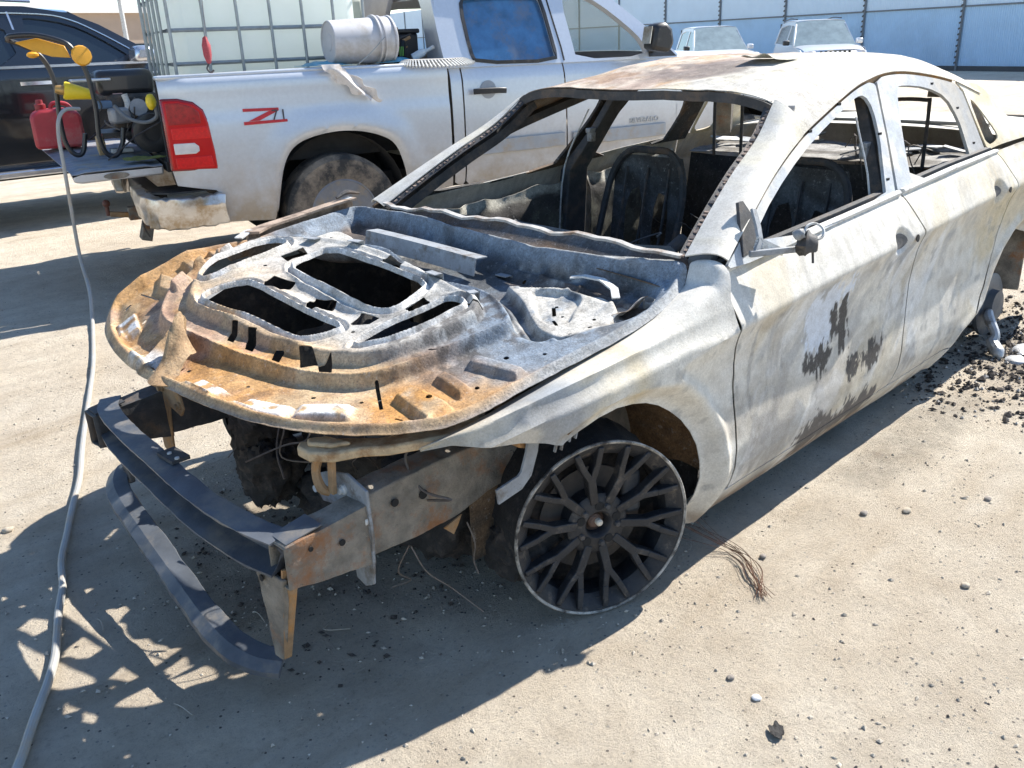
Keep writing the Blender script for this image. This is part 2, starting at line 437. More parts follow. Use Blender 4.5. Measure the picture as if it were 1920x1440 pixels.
# ------------------------------------------------------------------ the burnt sedan
car = empty('burnt_sedan', 'burnt out pale sedan shell with rusty hood frame and bare black front wheel', 'car', (0,0,0))
SOOT = np.array((.045,.042,.04)); CHAR = np.array((.035,.030,.028)); RUST = np.array((.36,.20,.085)); ORANGE = np.array((.52,.25,.055)); TAN = np.array((.50,.36,.21))
ASH = np.array((.60,.575,.52)); CREAM = np.array((.66,.615,.50)); STEEL = np.array((.20,.225,.25)); BLUE = np.array((.26,.32,.39)); WHITE = np.array((.72,.72,.71)); BROWN = np.array((.16,.105,.065)); YEL = np.array((.55,.42,.20))
M_hood = burnt('burnt_hood_steel', .72, 150, .45, .45, speck_amt=.45, spec=.4, flake=.22)
M_side = burnt('burnt_body_steel', .70, 170, .18, .20, speck=(.25,.24,.22), speck_amt=.26, sscale=80, spec=.4, flake=.18, mott=(.84,1.06))
M_roof = burnt('burnt_roof_steel', .75, 150, .34, .45, speck=(.20,.16,.13), speck_amt=.30, sscale=110, flake=.2)
M_int = burnt('burnt_inner_steel', .8, 120, .45, .35, speck_amt=.45, sscale=60)
M_char = plain('charred_black', (.022,.020,.019), .85, var=.6, scale=25, bmp=.6, dirt=(.07,.055,.045), dirt_amt=.35, dscale=18, bscale=40)
M_rail = plain('burnt_rail_steel', (.21,.185,.15), .75, var=.6, scale=14, bmp=.7, dirt=(.26,.12,.05), dirt_amt=.32, dscale=9, bscale=110)
M_rust = plain('rusted_bracket', (.30,.19,.10), .8, var=.4, scale=22, bmp=.4, dirt=(.42,.20,.06), dirt_amt=.4, dscale=14)
M_beam = plain('bumper_beam_steel', (.075,.085,.10), .45, var=.35, scale=10, bmp=.15, dirt=(.17,.155,.135), dirt_amt=.38, dscale=7, spec=.5)
M_dark = plain('sooty_steel', (.05,.05,.052), .7, var=.5, scale=18, bmp=.3, dirt=(.12,.085,.06), dirt_amt=.35, dscale=9)
M_grey = plain('bare_grey_steel', (.24,.255,.27), .6, var=.3, scale=20, bmp=.25, dirt=(.12,.10,.08), dirt_amt=.3, dscale=16)

# ---- hood inner frame: a pressed sheet, height over (x, y)
HRX = [-.60,-.47,-.43,-.25,-.05,.12,.29,.42,.60,.85]; HRZ = [.90,.872,.835,.785,.745,.708,.675,.655,.645,.640]
def hood_base(x, y):
    z = np.interp(x, HRX, HRZ)+np.interp(x, [-.5,.85], [.045,.03])*(1-(y/.7)**2)
    g = np.interp(x, [-.6,-.45,-.25,.1,.33,.5,.59,.66,.85], [.03,.06,.10,.135,.18,.15,.11,.05,.0])
    return z+g*np.clip((.2-y)/.92, 0, 1.15)**1.25
H_RIM = chaikin([(-.481,.709),(-.42,.742),(-.331,.764),(-.149,.763),(.024,.735),(.16,.718),(.276,.706),(.38,.688),(.45,.655),(.526,.602),(.591,.528),(.651,.447),(.698,.339),(.728,.185),(.748,.024),(.757,-.09),(.751,-.263),(.723,-.466),(.678,-.635),(.630,-.715),(.571,-.735),(.507,-.742),(.422,-.747),(.329,-.748),(.208,-.752),(.12,-.748),(.03,-.74),(-.102,-.745),(-.26,-.758),(-.39,-.77),(-.40,-.60),(-.40,-.369),(-.385,-.147),(-.39,.093),(-.41,.289),(-.438,.471),(-.462,.61)], 2)
H_A = chaikin([(.424,-.459),(.376,-.497),(.303,-.52),(.225,-.545),(.146,-.563),(.098,-.545),(.088,-.490),(.166,-.470),(.275,-.449),(.358,-.435)], 2)
H_B = chaikin([(.192,-.302),(.124,-.326),(.030,-.325),(.022,-.161),(.012,.007),(.010,.13),(.055,.150),(.108,.158),(.145,.168),(.174,.160),(.190,.105),(.190,.021),(.186,-.092),(.192,-.207)], 1)
H_C = chaikin([(.480,-.333),(.433,-.350),(.352,-.312),(.340,-.265),(.336,-.172),(.331,-.084),(.320,.025),(.306,.128),(.354,.116),(.404,.090),(.418,.052),(.422,-.015),(.436,-.103),(.458,-.194),(.477,-.254)], 1)
H_D = chaikin([(.345,.236),(.271,.230),(.201,.236),(.146,.250),(.075,.259),(.030,.262),(.032,.332),(.091,.328),(.167,.326),(.23,.311),(.285,.288),(.315,.262)], 2)
H_small = [[(.141,.2),(.062,.188),(.078,.238),(.15,.243)], [(.164,-.414),(.073,-.423),(.097,-.356),(.175,-.349)], [(-.005,-.101),(-.049,-.101),(-.06,-.032),(-.007,-.016)],
    [(.493,-.138),(.484,-.115),(.530,-.073),(.536,-.099)], [(.483,-.068),(.468,-.042),(.519,.010),(.526,-.020)], [(.475,.053),(.463,.080),(.505,.120),(.512,.094)], [(.440,.118),(.417,.145),(.433,.195),(.478,.178)], [(.439,.202),(.400,.212),(.450,.281),(.463,.245)],
    [(.262,-.290),(.232,-.216),(.300,-.200),(.318,-.263)], [(.237,-.106),(.218,-.020),(.272,.008),(.314,-.049)], [(.225,.105),(.212,.176),(.250,.178),(.284,.133)],
    [(.388,.379),(.380,.385),(.444,.487),(.452,.482)], [(.537,-.661),(.525,-.563),(.519,-.565),(.531,-.662)], [(.602,-.640),(.580,-.640),(.578,-.630),(.600,-.630)],
    [(.457,.545),(.450,.543),(.444,.565),(.450,.567)], [(.436,.568),(.430,.566),(.424,.586),(.430,.588)], [(-.245,.236),(-.262,.25),(-.268,.285),(-.252,.28)],
    *[[(hx+hr*math.cos(a), hy+hr*math.sin(a)) for a in np.linspace(0,5.6,9)] for hx, hy, hr in [(.52,.30,.007),(.60,.12,.006),(.655,-.10,.007),(.60,-.50,.008),(.50,-.52,.006),(.33,-.66,.008),(.14,-.68,.007),(.46,.42,.006),(.36,.56,.009),(.24,.60,.007),(.10,.56,.008),(.03,.63,.006),(-.10,.60,.006),(-.16,.62,.007),(-.20,.60,.006),(-.21,.45,.006),(-.18,.50,.005),(-.26,.35,.006),(.24,-.38,.007),(.30,.17,.006),(.27,-.15,.005),(-.28,-.15,.008),(-.31,.22,.007),(-.33,-.30,.009),(-.09,-.56,.007),(-.15,-.60,.006)]],
    [(-.20,.44),(-.165,.475),(-.172,.484),(-.207,.449)], [(-.145,.49),(-.125,.53),(-.133,.535),(-.153,.495)], [(-.06,-.58),(-.12,-.62),(-.115,-.628),(-.055,-.588)],
    [(.222,.395),(.200,.43),(.205,.436),(.228,.40)], [(.02,.33),(.00,.37),(.01,.375),(.03,.335)], [(.40,-.25),(.395,-.21),(.388,-.21),(.393,-.25)]]
H_PLAT = chaikin([(.455,-.459),(.412,-.494),(.32,-.545),(.203,-.595),(.097,-.605),(.041,-.52),(.0,-.442),(-.036,-.354),(-.055,-.232),(-.055,-.092),(-.041,.056),(-.041,.155),(-.02,.26),(-.02,.335),(.036,.400),(.101,.40),(.186,.39),(.279,.365),(.365,.32),(.405,.223),(.445,.119),(.484,.003),(.503,-.196),(.516,-.297),(.506,-.383)], 2)
H_RIDGE = chaikin([(.601,-.367),(.590,-.215),(.569,-.037),(.540,.08),(.507,.184),(.455,.293),(.400,.377),(.296,.420),(.176,.448),(.08,.470),(.0,.49),(-.045,.42),(-.09,.30),(-.085,.168),(-.063,.13),(-.06,-.03),(-.12,-.2),(-.10,-.305),(-.02,-.435),(.03,-.60),(.15,-.63),(.33,-.60),(.46,-.55),(.56,-.47)], 2)
H_TROUGH = chaikin([(.02,-.56),(-.03,-.43),(-.12,-.30),(-.145,-.2),(-.075,-.03),(-.075,.13),(-.10,.17),(-.115,.28),(-.05,.41),(.0,.50),(-.02,.60),(-.12,.63),(-.25,.70),(-.36,.70),(-.44,.62),(-.41,.45),(-.385,.289),(-.365,.093),(-.36,-.147),(-.37,-.369),(-.375,-.60),(-.36,-.72),(-.2,-.70),(-.05,-.66)], 2)
H_TRI = chaikin([(-.225,.215),(-.243,.297),(-.275,.369),(-.295,.457),(-.315,.54),(-.30,.60),(-.24,.65),(-.15,.66),(-.08,.62),(-.06,.53),(-.10,.45),(-.15,.375),(-.19,.30)], 2)
H_TRIR = chaikin([(.036,-.60),(-.031,-.64),(-.125,-.66),(-.225,-.68),(-.20,-.52),(-.157,-.375),(-.084,-.434),(-.007,-.514)], 2)
H_TRI2 = chaikin([(-.235,.32),(-.262,.40),(-.28,.47),(-.255,.505),(-.20,.52),(-.15,.555),(-.11,.53),(-.12,.47),(-.165,.40)], 2)
H_pads = [(.641,-.522,.030,.055,.3),(.717,-.254,.030,.05,.15),(.688,.067,.028,.06,-.1),(.643,.28,.028,.075,-.35),(.556,.400,.030,.07,-.7)]
H_ribs = [([(.449,-.69),(.426,-.515),(.489,-.486),(.499,-.599)], .020), ([(.375,-.69),(.345,-.68),(.350,-.57),(.385,-.57)], .022), ([(.275,-.70),(.225,-.69),(.255,-.56),(.30,-.55)], .022),
    ([(.19,.515),(.155,.50),(.125,.645),(.16,.655)], .018), ([(.285,.495),(.25,.49),(.26,.59),(.295,.60)], .016), ([(.400,.478),(.345,.475),(.345,.615),(.424,.632)], .020)]
def hood_pads(x, y):
    h = np.zeros(np.shape(x))
    for cx, cy, a, b, r in H_pads:
        c, s = math.cos(r), math.sin(r); p, q = (x-cx)*c-(y-cy)*s, (x-cx)*s+(y-cy)*c
        h = np.maximum(h, ss(1.15, .75, np.maximum(np.abs(p)/a, np.abs(q)/b)))
    return h
def hood_parts(x, y):
    d = {}
    d['rim'] = sdpoly(x, y, H_RIM); d['plat'] = sdpoly(x, y, H_PLAT); d['ridge'] = sdpoly(x, y, H_RIDGE); d['tr'] = sdpoly(x, y, H_TROUGH)
    d['tri'] = np.maximum(sdpoly(x, y, H_TRI), sdpoly(x, y, H_TRIR)); d['tri2'] = sdpoly(x, y, H_TRI2)
    d['hole'] = np.maximum.reduce([sdpoly(x, y, p) for p in (H_A, H_B, H_C, H_D)])
    return d
def hood_z(x, y, d=None):
    d = d or hood_parts(x, y)
    z = hood_base(x, y)
    z = z-.022*ss(.016, .050, d['rim'])+.006*np.exp(-((d['rim']-.020)/.014)**2)-.014*ss(.024, 0., d['rim'])
    z = z+.030*ss(-.010, .009, d['ridge'])+.008*np.exp(-((d['ridge']-.006)/.012)**2)
    t = ss(-.02, .035, d['tr'])
    z = z-.050*t*(1-.6*ss(-.010, .008, d['tri']))-.010*t*np.exp(-((x+.30)/.012)**2)+.009*t*np.exp(-((x+.335)/.010)**2)+.007*t*np.exp(-(np.mod(y+.45,.16)-.08)**2/.00008)*ss(-.20,-.26,x)
    z = z-.016*ss(-.008, .008, d['tri2'])
    pl = ss(-.011, .008, d['plat']); z = z+.026*pl+.006*pl*np.exp(-((d['plat']-.014)/.012)**2)
    z = z+.010*np.exp(-((d['hole']+.008)/.0055)**2)-.008*np.exp(-((d['hole']+.021)/.0055)**2)+.004*np.exp(-((d['hole']+.033)/.005)**2)-.006*ss(-.005, .0, d['hole'])
    # cross gutter between the two big openings, and front ledge face
    z = z-.022*np.exp(-((x-.262+.02*np.cos(y*6))/.028)**2)*ss(.22, .10, np.abs(y+.08))*pl
    z = z+.016*hood_pads(x, y)*(1-pl)
    for p, h in H_ribs: z = z+h*ss(-.010, .006, sdpoly(x, y, p))
    z = z+.014*np.exp(-(sdline(x, y, [(-.137,.315),(-.089,.406),(-.04,.497),(-.024,.559),(-.034,.6)])/.010)**2)
    z = z+(fbm(x*5, y*5, 0, 4, 21)-.5)*.014+(fbm(x*22, y*22, 0, 3, 22)-.5)*.003
    return z
def hood_keep(x, y):
    k = sdpoly(x, y, H_RIM)
    for p in (H_A, H_B, H_C, H_D): k = np.minimum(k, -sdpoly(x, y, p))
    for p in H_small: k = np.minimum(k, -sdpoly(x, y, p))
    return k
def hood_col(u, v, X):
    d = hood_parts(u, v); n1 = fbm(u*4, v*4, 0, 5, 31); n2 = fbm(u*11, v*11, 0, 5, 32); n3 = fbm(u*30, v*30, 0, 4, 33)
    front = ss(-.06, .36, u+(n1-.5)*.6-.08*ss(.0,.35,v))
    c = mix(BLUE*.80, mix(TAN*1.05, RUST*1.15, ss(.40,.70,n2)), front)
    c = mix(c, ORANGE, front*ss(.46,.64,n1)*.60); c = mix(c, RUST*.75, front*ss(.55,.66,n2)*.5)
    c = mix(c, ORANGE*1.05, .9*ss(.16,.05,np.hypot(u-.40,v-.52))*ss(.3,.5,n2))
    c = mix(c, np.array((.42,.28,.24)), .5*front*ss(.55,.7,fbm(u*6,v*6,3,4,35)))
    # pale scale on the raised frame
    pl = ss(-.02,.02,d['plat']); c = mix(c, mix(ASH*.92, TAN*1.15, ss(.25,.5,u+(n1-.5)*.5)), pl*.85)
    lip = np.exp(-((d['hole']+.012)/.014)**2); c = mix(c, WHITE, .75*lip*ss(.30,.5,n2))
    tr = ss(0,.03,d['tr']); c = mix(c, mix(BLUE*.46, STEEL*.55, ss(.35,.65,n2)), tr*(1-ss(0,.01,d['tri'])))
    c = mix(c, np.array((.17,.115,.08)), tr*ss(.46,.60,fbm(u*7,v*5,1,4,36))*.75*(1-ss(0,.01,d['tri']))); c = mix(c, ASH*.8, tr*.6*ss(.56,.64,fbm(u*13,v*9,4,4,37))); c = mix(c, SOOT, tr*.6*ss(.52,.62,fbm(u*9,v*9,6,4,38)))
    c = mix(c, ASH*.95, ss(-.01,.01,d['tri'])*ss(.25,.45,n2))
    c = mix(c, WHITE*.95, hood_pads(u,v)*(1-pl)*ss(.35,.55,n3))
    # soot speckle band on the driver side ridge
    c = mix(c, CHAR*1.6, .75*ss(.16,.05,np.abs(d['ridge']-.03+.04*(n1-.5)))*ss(.18,.32,v)*ss(.40,.25,u)*ss(.42,.60,n3))
    c = mix(c, SOOT*1.2, .55*ss(.62,.74,n2)*(1-front*.6))
    c = mix(c, mix(ASH, TAN, ss(.1,.5,u)), .55*ss(.03,.005,d['rim']))
    c = mix(c, BLUE*.55, .55*ss(.014,.0,d['rim'])*ss(.45,.6,n1))
    return c
hood = patch('hood', lambda u, v: (u, v, hood_z(u, v)), np.arange(-.52,.78,.0039), np.arange(-.80,.79,.0039), M_hood, car, hood_keep, .0022, hood_col)
hood['label'] = 'rusty stamped inner hood frame with open holes'

def hz1(x, y): return float(hood_z(np.array([x]), np.array([y]))[0])
# stamped channel standing in the trough, angle brackets, torn flap
b = MB()
P0, P1 = np.array((-.215,-.44,0)), np.array((-.255,.085,0))
pp = [P0+(P1-P0)*t for t in np.linspace(0, 1, 9)]
for q in pp: q[2] = hood_base(np.array([q[0]]), np.array([q[1]]))[0]-.008
b.sweep(pp, [(-.03,-.004),(.02,0),(.03,-.052),(.034,-.052),(.023,.004),(-.03,0)])
b.build('hood_channel', M_grey, hood, 30)
M_lipw = plain('ash_white_lip', (.60,.60,.58), .8, var=.3, scale=30, bmp=.3, dirt=(.3,.28,.25), dirt_amt=.35, dscale=30)
for x, y, a, l in [(.030,-.43,.2,.05),(-.032,-.268,.15,.05),(-.028,.130,-.1,.055),(-.018,.31,-.3,.03),(-.30,.14,0,.05)]:
    z = hz1(x, y); b = MB(); M3 = Matrix.Rotation(a, 3, 'Z')
    o = Vector((x, y, z))
    pts = [(-.014,-l/2,-.012),(-.014,l/2,-.012),(-.014,l/2,.014),(-.014,-l/2,.014)]
    b.prism([o+M3@Vector(p) for p in pts], M3@Vector((.003,0,0)))
    pts = [(-.014,-l/2,.011),(-.014,l/2,.011),(.016,l/2,.011),(.016,-l/2,.011)]
    b.prism([o+M3@Vector(p) for p in pts], (0,0,.003)); b.build('hood_bracket', M_grey, hood, 0)
def flap(u, v):
    x = .742-.165*u+.03*np.sin(v*3); y = -.135+.11*v*(1-.35*u)-.09*u
    z = .668+.055*u+.075*ss(.25,1,u)*(.5+.5*np.sin(v*2.6+.6))+.028*np.sin(v*4.2)*u+(fbm(u*5,v*5,2,3,44)-.5)*.05*u
    return x, y, z
patch('torn_flap', flap, np.linspace(0,1,26), np.linspace(-1,1,30), M_hood, hood, lambda u, v: 1.02-u-.25*np.abs(np.sin(v*5.0))*ss(.3,1,u)-.05, .003,
      lambda u, v, X: mix(mix(TAN, RUST, fbm(u*6,v*4,0,4,45)), WHITE, .8*ss(.45,.25,u)*ss(.0,-.8,v)))
# hinge arm, prop, fixings on the driver side rear corner
b = MB(); z = hz1(-.33,.45)+.035
b.sweep([(-.322,.405,z),(-.340,.44,z+.006),(-.352,.50,z+.002),(-.335,.56,z-.012),(-.312,.585,z-.03)], [(-.012,-.002),(.012,-.002),(.012,.003),(-.012,.003)]); b.build('hinge_arm', M_lipw, hood, 30)
for x, y, r in [(-.352,.672,.018),(-.236,.660,.014)]:
    zz = hz1(x, y); b = MB(); b.lathe([(r,-.02),(r,.018),(r*.8,.022),(r*.75,.0)], (x, y, zz), (.25,.2,1), 14); b.build('hinge_boss', M_grey, hood)
def gusset(u, v): return -.335+.10*u, .58+.10*v*(1-u*.4), hz1(-.29,.62)+.012+.05*ss(.5,1,v)*(1-u)+.006*np.sin(u*9)
patch('hinge_plate', gusset, np.linspace(0,1,14), np.linspace(0,1,14), M_hood, hood, None, .002, lambda u, v, X: mix(ASH, BROWN, ss(.4,.7,fbm(u*6,v*6,1,4,50))))
# ---- passenger fender remnant: long folded strip lying along the hood edge
b = MB()
b.sweep(catmull([(.10,-.75,.862),(.02,-.79,.868),(-.12,-.80,.882),(-.28,-.79,.905),(-.37,-.775,.915)], 5), [(-.004,-.10),(.004,-.10),(.006,0),(.055,.004),(.055,.012),(-.004,.010)], (0,0,1)); rf = b.build('fender_strip', plain('tan_strip', (.36,.27,.20), .8, var=.4, scale=20, bmp=.4, dirt=(.12,.08,.055), dirt_amt=.4, dscale=14), car, 30)
b = MB(); b.sweep(catmull([(.14,-.735,.858),(.08,-.76,.872),(.03,-.775,.868),(-.15,-.785,.888),(-.36,-.765,.925)], 5), [(-.015,-.003),(.018,-.003),(.018,.002),(-.015,.002)]); b.build('fender_flange', M_lipw, rf, 30)
b = MB(); b.tube([(-.30,-.77,.93),(-.35,-.775,.945),(-.40,-.76,.935)], [.006,.010,.004], 6, 3); b.build('clip', M_dark, rf)
# ---- body sides: y = yside(x, z); mirrored for the passenger side
_pz = np.array([.08,.13,.17,.21,.26,.32,.40,.48,.55,.62,.68,.715,.736,.748,.76,.80,.84,.865,.885])
_py = np.array([.790,.826,.850,.868,.880,.882,.873,.864,.859,.862,.872,.884,.894,.893,.887,.865,.842,.826,.806])
_dz = np.linspace(.05,.95,361); _dy = np.interp(_dz, _pz, _py)
_k = np.exp(-(np.arange(-9,10)/4.)**2); _k /= _k.sum(); _sm = np.convolve(np.pad(_dy, 9, 'edge'), _k, 'valid')
_dy = np.where(np.abs(_dz-.736) < .02, .75*_dy+.25*_sm, _sm)
ARCH_F = [(.143,.552),(.10,.572),(.044,.590),(-.02,.597),(-.082,.588),(-.14,.572),(-.196,.547),(-.25,.512),(-.298,.471),(-.335,.425),(-.361,.376),(-.372,.32),(-.377,.268),(-.37,.2),(-.351,.10)]
ARCH_R = [(-2.20,.10),(-2.27,.19),(-2.40,.235),(-2.48,.29),(-2.57,.40),(-2.66,.475),(-2.76,.53),(-2.90,.565),(-3.04,.53),(-3.15,.45),(-3.23,.34),(-3.27,.22),(-3.28,.10)]
ZB = ([-.4,-.49,-.73,-.95,-1.23,-1.63,-2.1,-2.55,-3.9], [.84,.849,.865,.875,.888,.909,.935,.950,.975])
def zbelt(x): return np.interp(-np.asarray(x), -np.array(ZB[0]), ZB[1])
def yside(x, z):
    x = np.asarray(x, float); z = np.asarray(z, float)
    zc = .705+.047*np.clip(-x-.5, -.6, 2.0); zz = z-(zc-.74)*ss(.35,.62,z)
    y = np.interp(zz, _dz, _dy)
    y = y-.15*np.clip((x+.10)/.6, 0, 1.2)**2+.006*ss(-1.9,-2.9,x)-.12*np.clip((-x-3.0)/.85, 0, 1.1)**2
    for A, s in ((ARCH_F, 1), (ARCH_R, 1)):
        d = sdline(x, z, A); y = y+.014*np.exp(-((d-.075)/.022)**2)-.034*ss(.062,.006,d)
    for hx, hz_ in ((-1.515,.758),(-2.44,.803)):           # pressed scoops where the handles were
        y = y-.024*ss(1.0,.35,np.hypot((x-hx)/.070,(z-hz_)/.052))
    return y+(fbm(x*2.2, z*3, 0, 3, 61)-.5)*.010+(fbm(x*9, z*9, 0, 3, 62)-.5)*.0016
def blot(x, z, pts, r=.03, n=None):
    return ss(-r, r*.4, sdpoly(x, z, pts)+(n if n is not None else 0))
def side_col(x, z):
    w1, w2 = fbm(x*2.5, z*2.5, 0, 4, 71)-.5, fbm(x*2.5, z*2.5, 5, 4, 72)-.5
    xs, zs = x+.25*w1, z+.25*w2
    st = xs*.80+zs*.60; pr = -xs*.60+zs*.80                      # run-down streaks lean forward
    n = fbm(st*9, pr*2.6, 0, 5, 73); n2 = fbm(x*7, z*7, 0, 5, 74); n3 = fbm(x*22, z*22, 0, 4, 75); n4 = fbm(x*1.6, z*2.2, 0, 3, 76)
    c = mix(ASH*1.04, ASH*.86+CREAM*.18, ss(.40,.62,n4))
    low = ss(.745,.70,z-.047*np.clip(-x-1.2,-1,1))                 # scorched lower doors
    dr = ss(-.42,-.60,x)*ss(-2.5,-1.9,x)
    c = mix(c, np.array((.36,.355,.345)), (.62*ss(.46,.60,n+.10*(n3-.5))*low*dr))
    c = mix(c, np.array((.22,.25,.29)), (.5*ss(.54,.64,n2+.12*(n3-.5))*low*dr))
    c = mix(c, WHITE, .60*ss(.55,.62,fbm(st*10,pr*2.6,3,5,77)+.10*(n3-.5))*low*dr)
    c = mix(c, YEL*.95, .30*ss(.52,.70,fbm(st*5,pr*2,8,4,78)))
    c = mix(c, YEL, .50*ss(-2.0,-2.6,x)*ss(.34,.56,n2))
    # mottled blue grey on the nose of the fender
    c = mix(c, np.array((.27,.31,.35)), .85*ss(.02,.20,x+.15*(n2-.5))*ss(.40,.52,n2))
    c = mix(c, YEL*.9, .5*np.exp(-((x+.08+.03*(z-.6))/.035)**2)*ss(.45,.6,z))
    c = mix(c, np.array((.20,.20,.20)), .45*ss(.66,.78,n3)*low)
    c = mix(c, np.array((.42,.41,.38)), .5*ss(.55,.75,n)*(1-low))
    vst = fbm(x*42+w1*3, z*3.5, 0, 4, 79)
    c = mix(c, np.array((.26,.265,.27)), .55*ss(.56,.66,vst)*low*ss(-.95,-.50,x)*dr)
    c = mix(c, np.array((.45,.43,.39)), .5*ss(.55,.65,vst)*(1-low)*ss(-.45,-.6,x))
    c = mix(c, np.array((.30,.25,.19)), .40*ss(.54,.68,fbm(x*3.2+w2*2, z*5, 4, 5, 69))*low)
    # bare primer flakes and charred filler on the front door
    n5 = fbm(x*75, z*40, 0, 4, 70); wob = (n3-.5)*.07+(n2-.5)*.05+(n5-.5)*.09+(vst-.5)*.10
    c = mix(c, np.array((.60,.64,.70)), blot(x, z, [(-.92,.655),(-1.06,.70),(-1.22,.68),(-1.17,.62),(-1.08,.56),(-1.01,.46),(-.95,.50),(-.93,.56)], .008, wob))
    c = mix(c, np.array((.055,.050,.047)), blot(x, z, [(-1.10,.60),(-1.16,.63),(-1.20,.55),(-1.19,.47),(-1.15,.43),(-1.11,.52)], .008, wob*.9))
    c = mix(c, np.array((.055,.050,.047)), blot(x, z, [(-.91,.45),(-.95,.49),(-1.08,.47),(-1.06,.42),(-.97,.42)], .007, wob*.9))
    c = mix(c, np.array((.055,.050,.047)), blot(x, z, [(-1.17,.40),(-1.24,.43),(-1.30,.40),(-1.46,.41),(-1.42,.36),(-1.31,.34),(-1.22,.35)], .007, wob*.9))
    c = mix(c, np.array((.11,.10,.095)), blot(x, z, [(-.86,.20),(-.95,.245),(-1.32,.235),(-1.50,.21),(-1.4,.14),(-.93,.12)], .012, wob))
    c = mix(c, BROWN*1.4, .7*ss(.17,.11,z+.03*(n2-.5))*ss(.4,.6,n2))
    return c
def sc(u, v, X): return side_col(X[:,0], X[:,2])
def xz_part(name, poly, mirror, mat, parent, step=.014, thick=.0025, fn=None, col=None, holes=()):
    p = np.asarray(poly); s = -1 if mirror else 1; f = fn or yside
    def keep(u, v):
        k = sdpoly(u, v, p)
        for h in holes: k = np.minimum(k, -sdpoly(u, v, h))
        return k
    return patch(name, lambda u, v: (u, s*f(u, v), v), np.arange(p[:,0].min()-step, p[:,0].max()+step, step), np.arange(p[:,1].min()-step, p[:,1].max()+step, step),
                 mat, parent, keep, thick, col or sc, flip=not mirror)
SHUT_F = [(-.484,.852),(-.462,.79),(-.472,.696),(-.498,.563),(-.508,.39),(-.508,.25),(-.504,.185)]
SHUT_B = [(-1.627,.912),(-1.683,.772),(-1.687,.634),(-1.665,.476),(-1.632,.272),(-1.605,.185)]
g = .0045
SHUT_R = [(-2.555,.951),(-2.63,.82),(-2.60,.68),(-2.53,.54),(-2.44,.40),(-2.34,.29),(-2.22,.19)]
def belt_pts(a, b, n=9): return [(x, float(zbelt(x))) for x in np.linspace(a, b, n)]
front_door_poly = [(x-g, z) for x, z in SHUT_F][::-1]+belt_pts(-.495,-1.618)+[(x+g, z) for x, z in SHUT_B]
rear_door_poly = [(x-g, z) for x, z in SHUT_B][::-1]+belt_pts(-1.64,-2.545)+[(x+g, z) for x, z in SHUT_R]
quarter_poly = [(x-g, z) for x, z in SHUT_R][::-1]+belt_pts(-2.57,-3.75)+[(-3.86,.93),(-3.88,.70),(-3.86,.40),(-3.75,.20),(-3.30,.17)]+ARCH_R[::-1][1:-1]
# fender: top edge -> crease -> flank, parametrised by x and a running section
FT = np.array([-.50,-.465,-.426,-.249,-.054,.124,.288,.40,.47])
def fend(u, v):
    yt = np.interp(u, FT, [.735,.726,.738,.732,.712,.692,.672,.655,.645]); zt = np.interp(u, FT, [.872,.866,.812,.752,.707,.667,.632,.613,.602])
    cz = np.interp(u, [-.5,-.26,.02,.246,.36,.47], [.786,.745,.708,.668,.635,.598])
    yc = np.interp(u, [-.5,-.26,.02,.246,.36,.47], [.872,.850,.816,.766,.720,.650])
    zj = np.minimum(cz-.045, .70); yj = np.minimum(yside(u, zj), yc+.028)
    t = np.clip(v, 0, 1); s = np.clip(v-1, 0, 1)
    # quadratic from top to crease, then from crease to join, then flank
    a = ss(0,1,np.clip(t*1.6,0,1)) if False else np.clip(t/.7,0,1); b = np.clip((t-.7)/.3,0,1)
    y1 = yt+(yc-yt)*a; bu = np.interp(u,[-.5,-.15],[.030,.010])*np.sin(math.pi*a); y1 = y1+bu; z1 = zt+(cz-zt)*(a**1.5)+bu
    y = np.where(t < .7, y1, yc+(yj-yc)*b**.7); z = np.where(t < .7, z1, cz+(zj-cz)*b); y = y-np.where(t > .7, np.interp(u,[-.5,.1,.35],[.004,.014,.006])*np.sin(math.pi*b)**.8, 0)
    zf = zj+(.115-zj)*s; yf = np.minimum(yside(u, zf), yj+.05*s+.004)
    yf = np.where(u > .12, yj+(np.interp(u,[.12,.47],[.845,.655])-.02*s-yj)*ss(0,.3,s)*0+(-.03*s), yf)
    bl = ss(.13,.24,u); yf2 = np.minimum(yside(u, zf), yj+.05*s+.004)
    yf = yf2*(1-bl)+(yj-.10*s)*bl
    return u, np.where(v > 1, yf, y), np.where(v > 1, zf, z)
F_LOW = [(.47,.598),(.41,.606),(.36,.597),(.27,.588),(.2,.568),(.15,.545)]+ARCH_F
F_POLY = F_LOW+[(-.36,.085),(-.50,.10)]+[(x+g, z) for x, z in SHUT_F[::-1]]+[(-.49,1.0),(.47,1.0)]
def fend_keep(u, v):
    x, y, z = fend(u, v); return sdpoly(x, z, F_POLY)
def fender_col(u, v, X): return mix(side_col(X[:,0], X[:,2]), YEL*.9, .35*ss(.30,.42,X[:,0]))
fender = patch('fender', fend, np.arange(-.515,.475,.0075), np.concatenate([np.linspace(0,1,34), np.linspace(1,2,80)[1:]]), M_side, car, fend_keep, .003, fender_col, flip=False)
fender['label'] = 'ash grey driver side front fender'
fr_ = patch('fender', lambda u, v: (fend(u, v)[0], -fend(u, v)[1]-.10*ss(-.45,.1,u)*ss(0,1,v)-.03, fend(u, v)[2]-.02), np.arange(-.515,.42,.02), np.concatenate([np.linspace(0,1,20), np.linspace(1,2,30)[1:]]), M_side, car, fend_keep, .003, fender_col, flip=True)
fr_['label'] = 'passenger side front fender bent outward behind the hood'
sill_poly = [(-.375,.085),(-.36,.125),(-.503,.180),(-1.0,.180),(-1.6,.180),(-2.21,.185),(-2.15,.10),(-2.0,.085)]
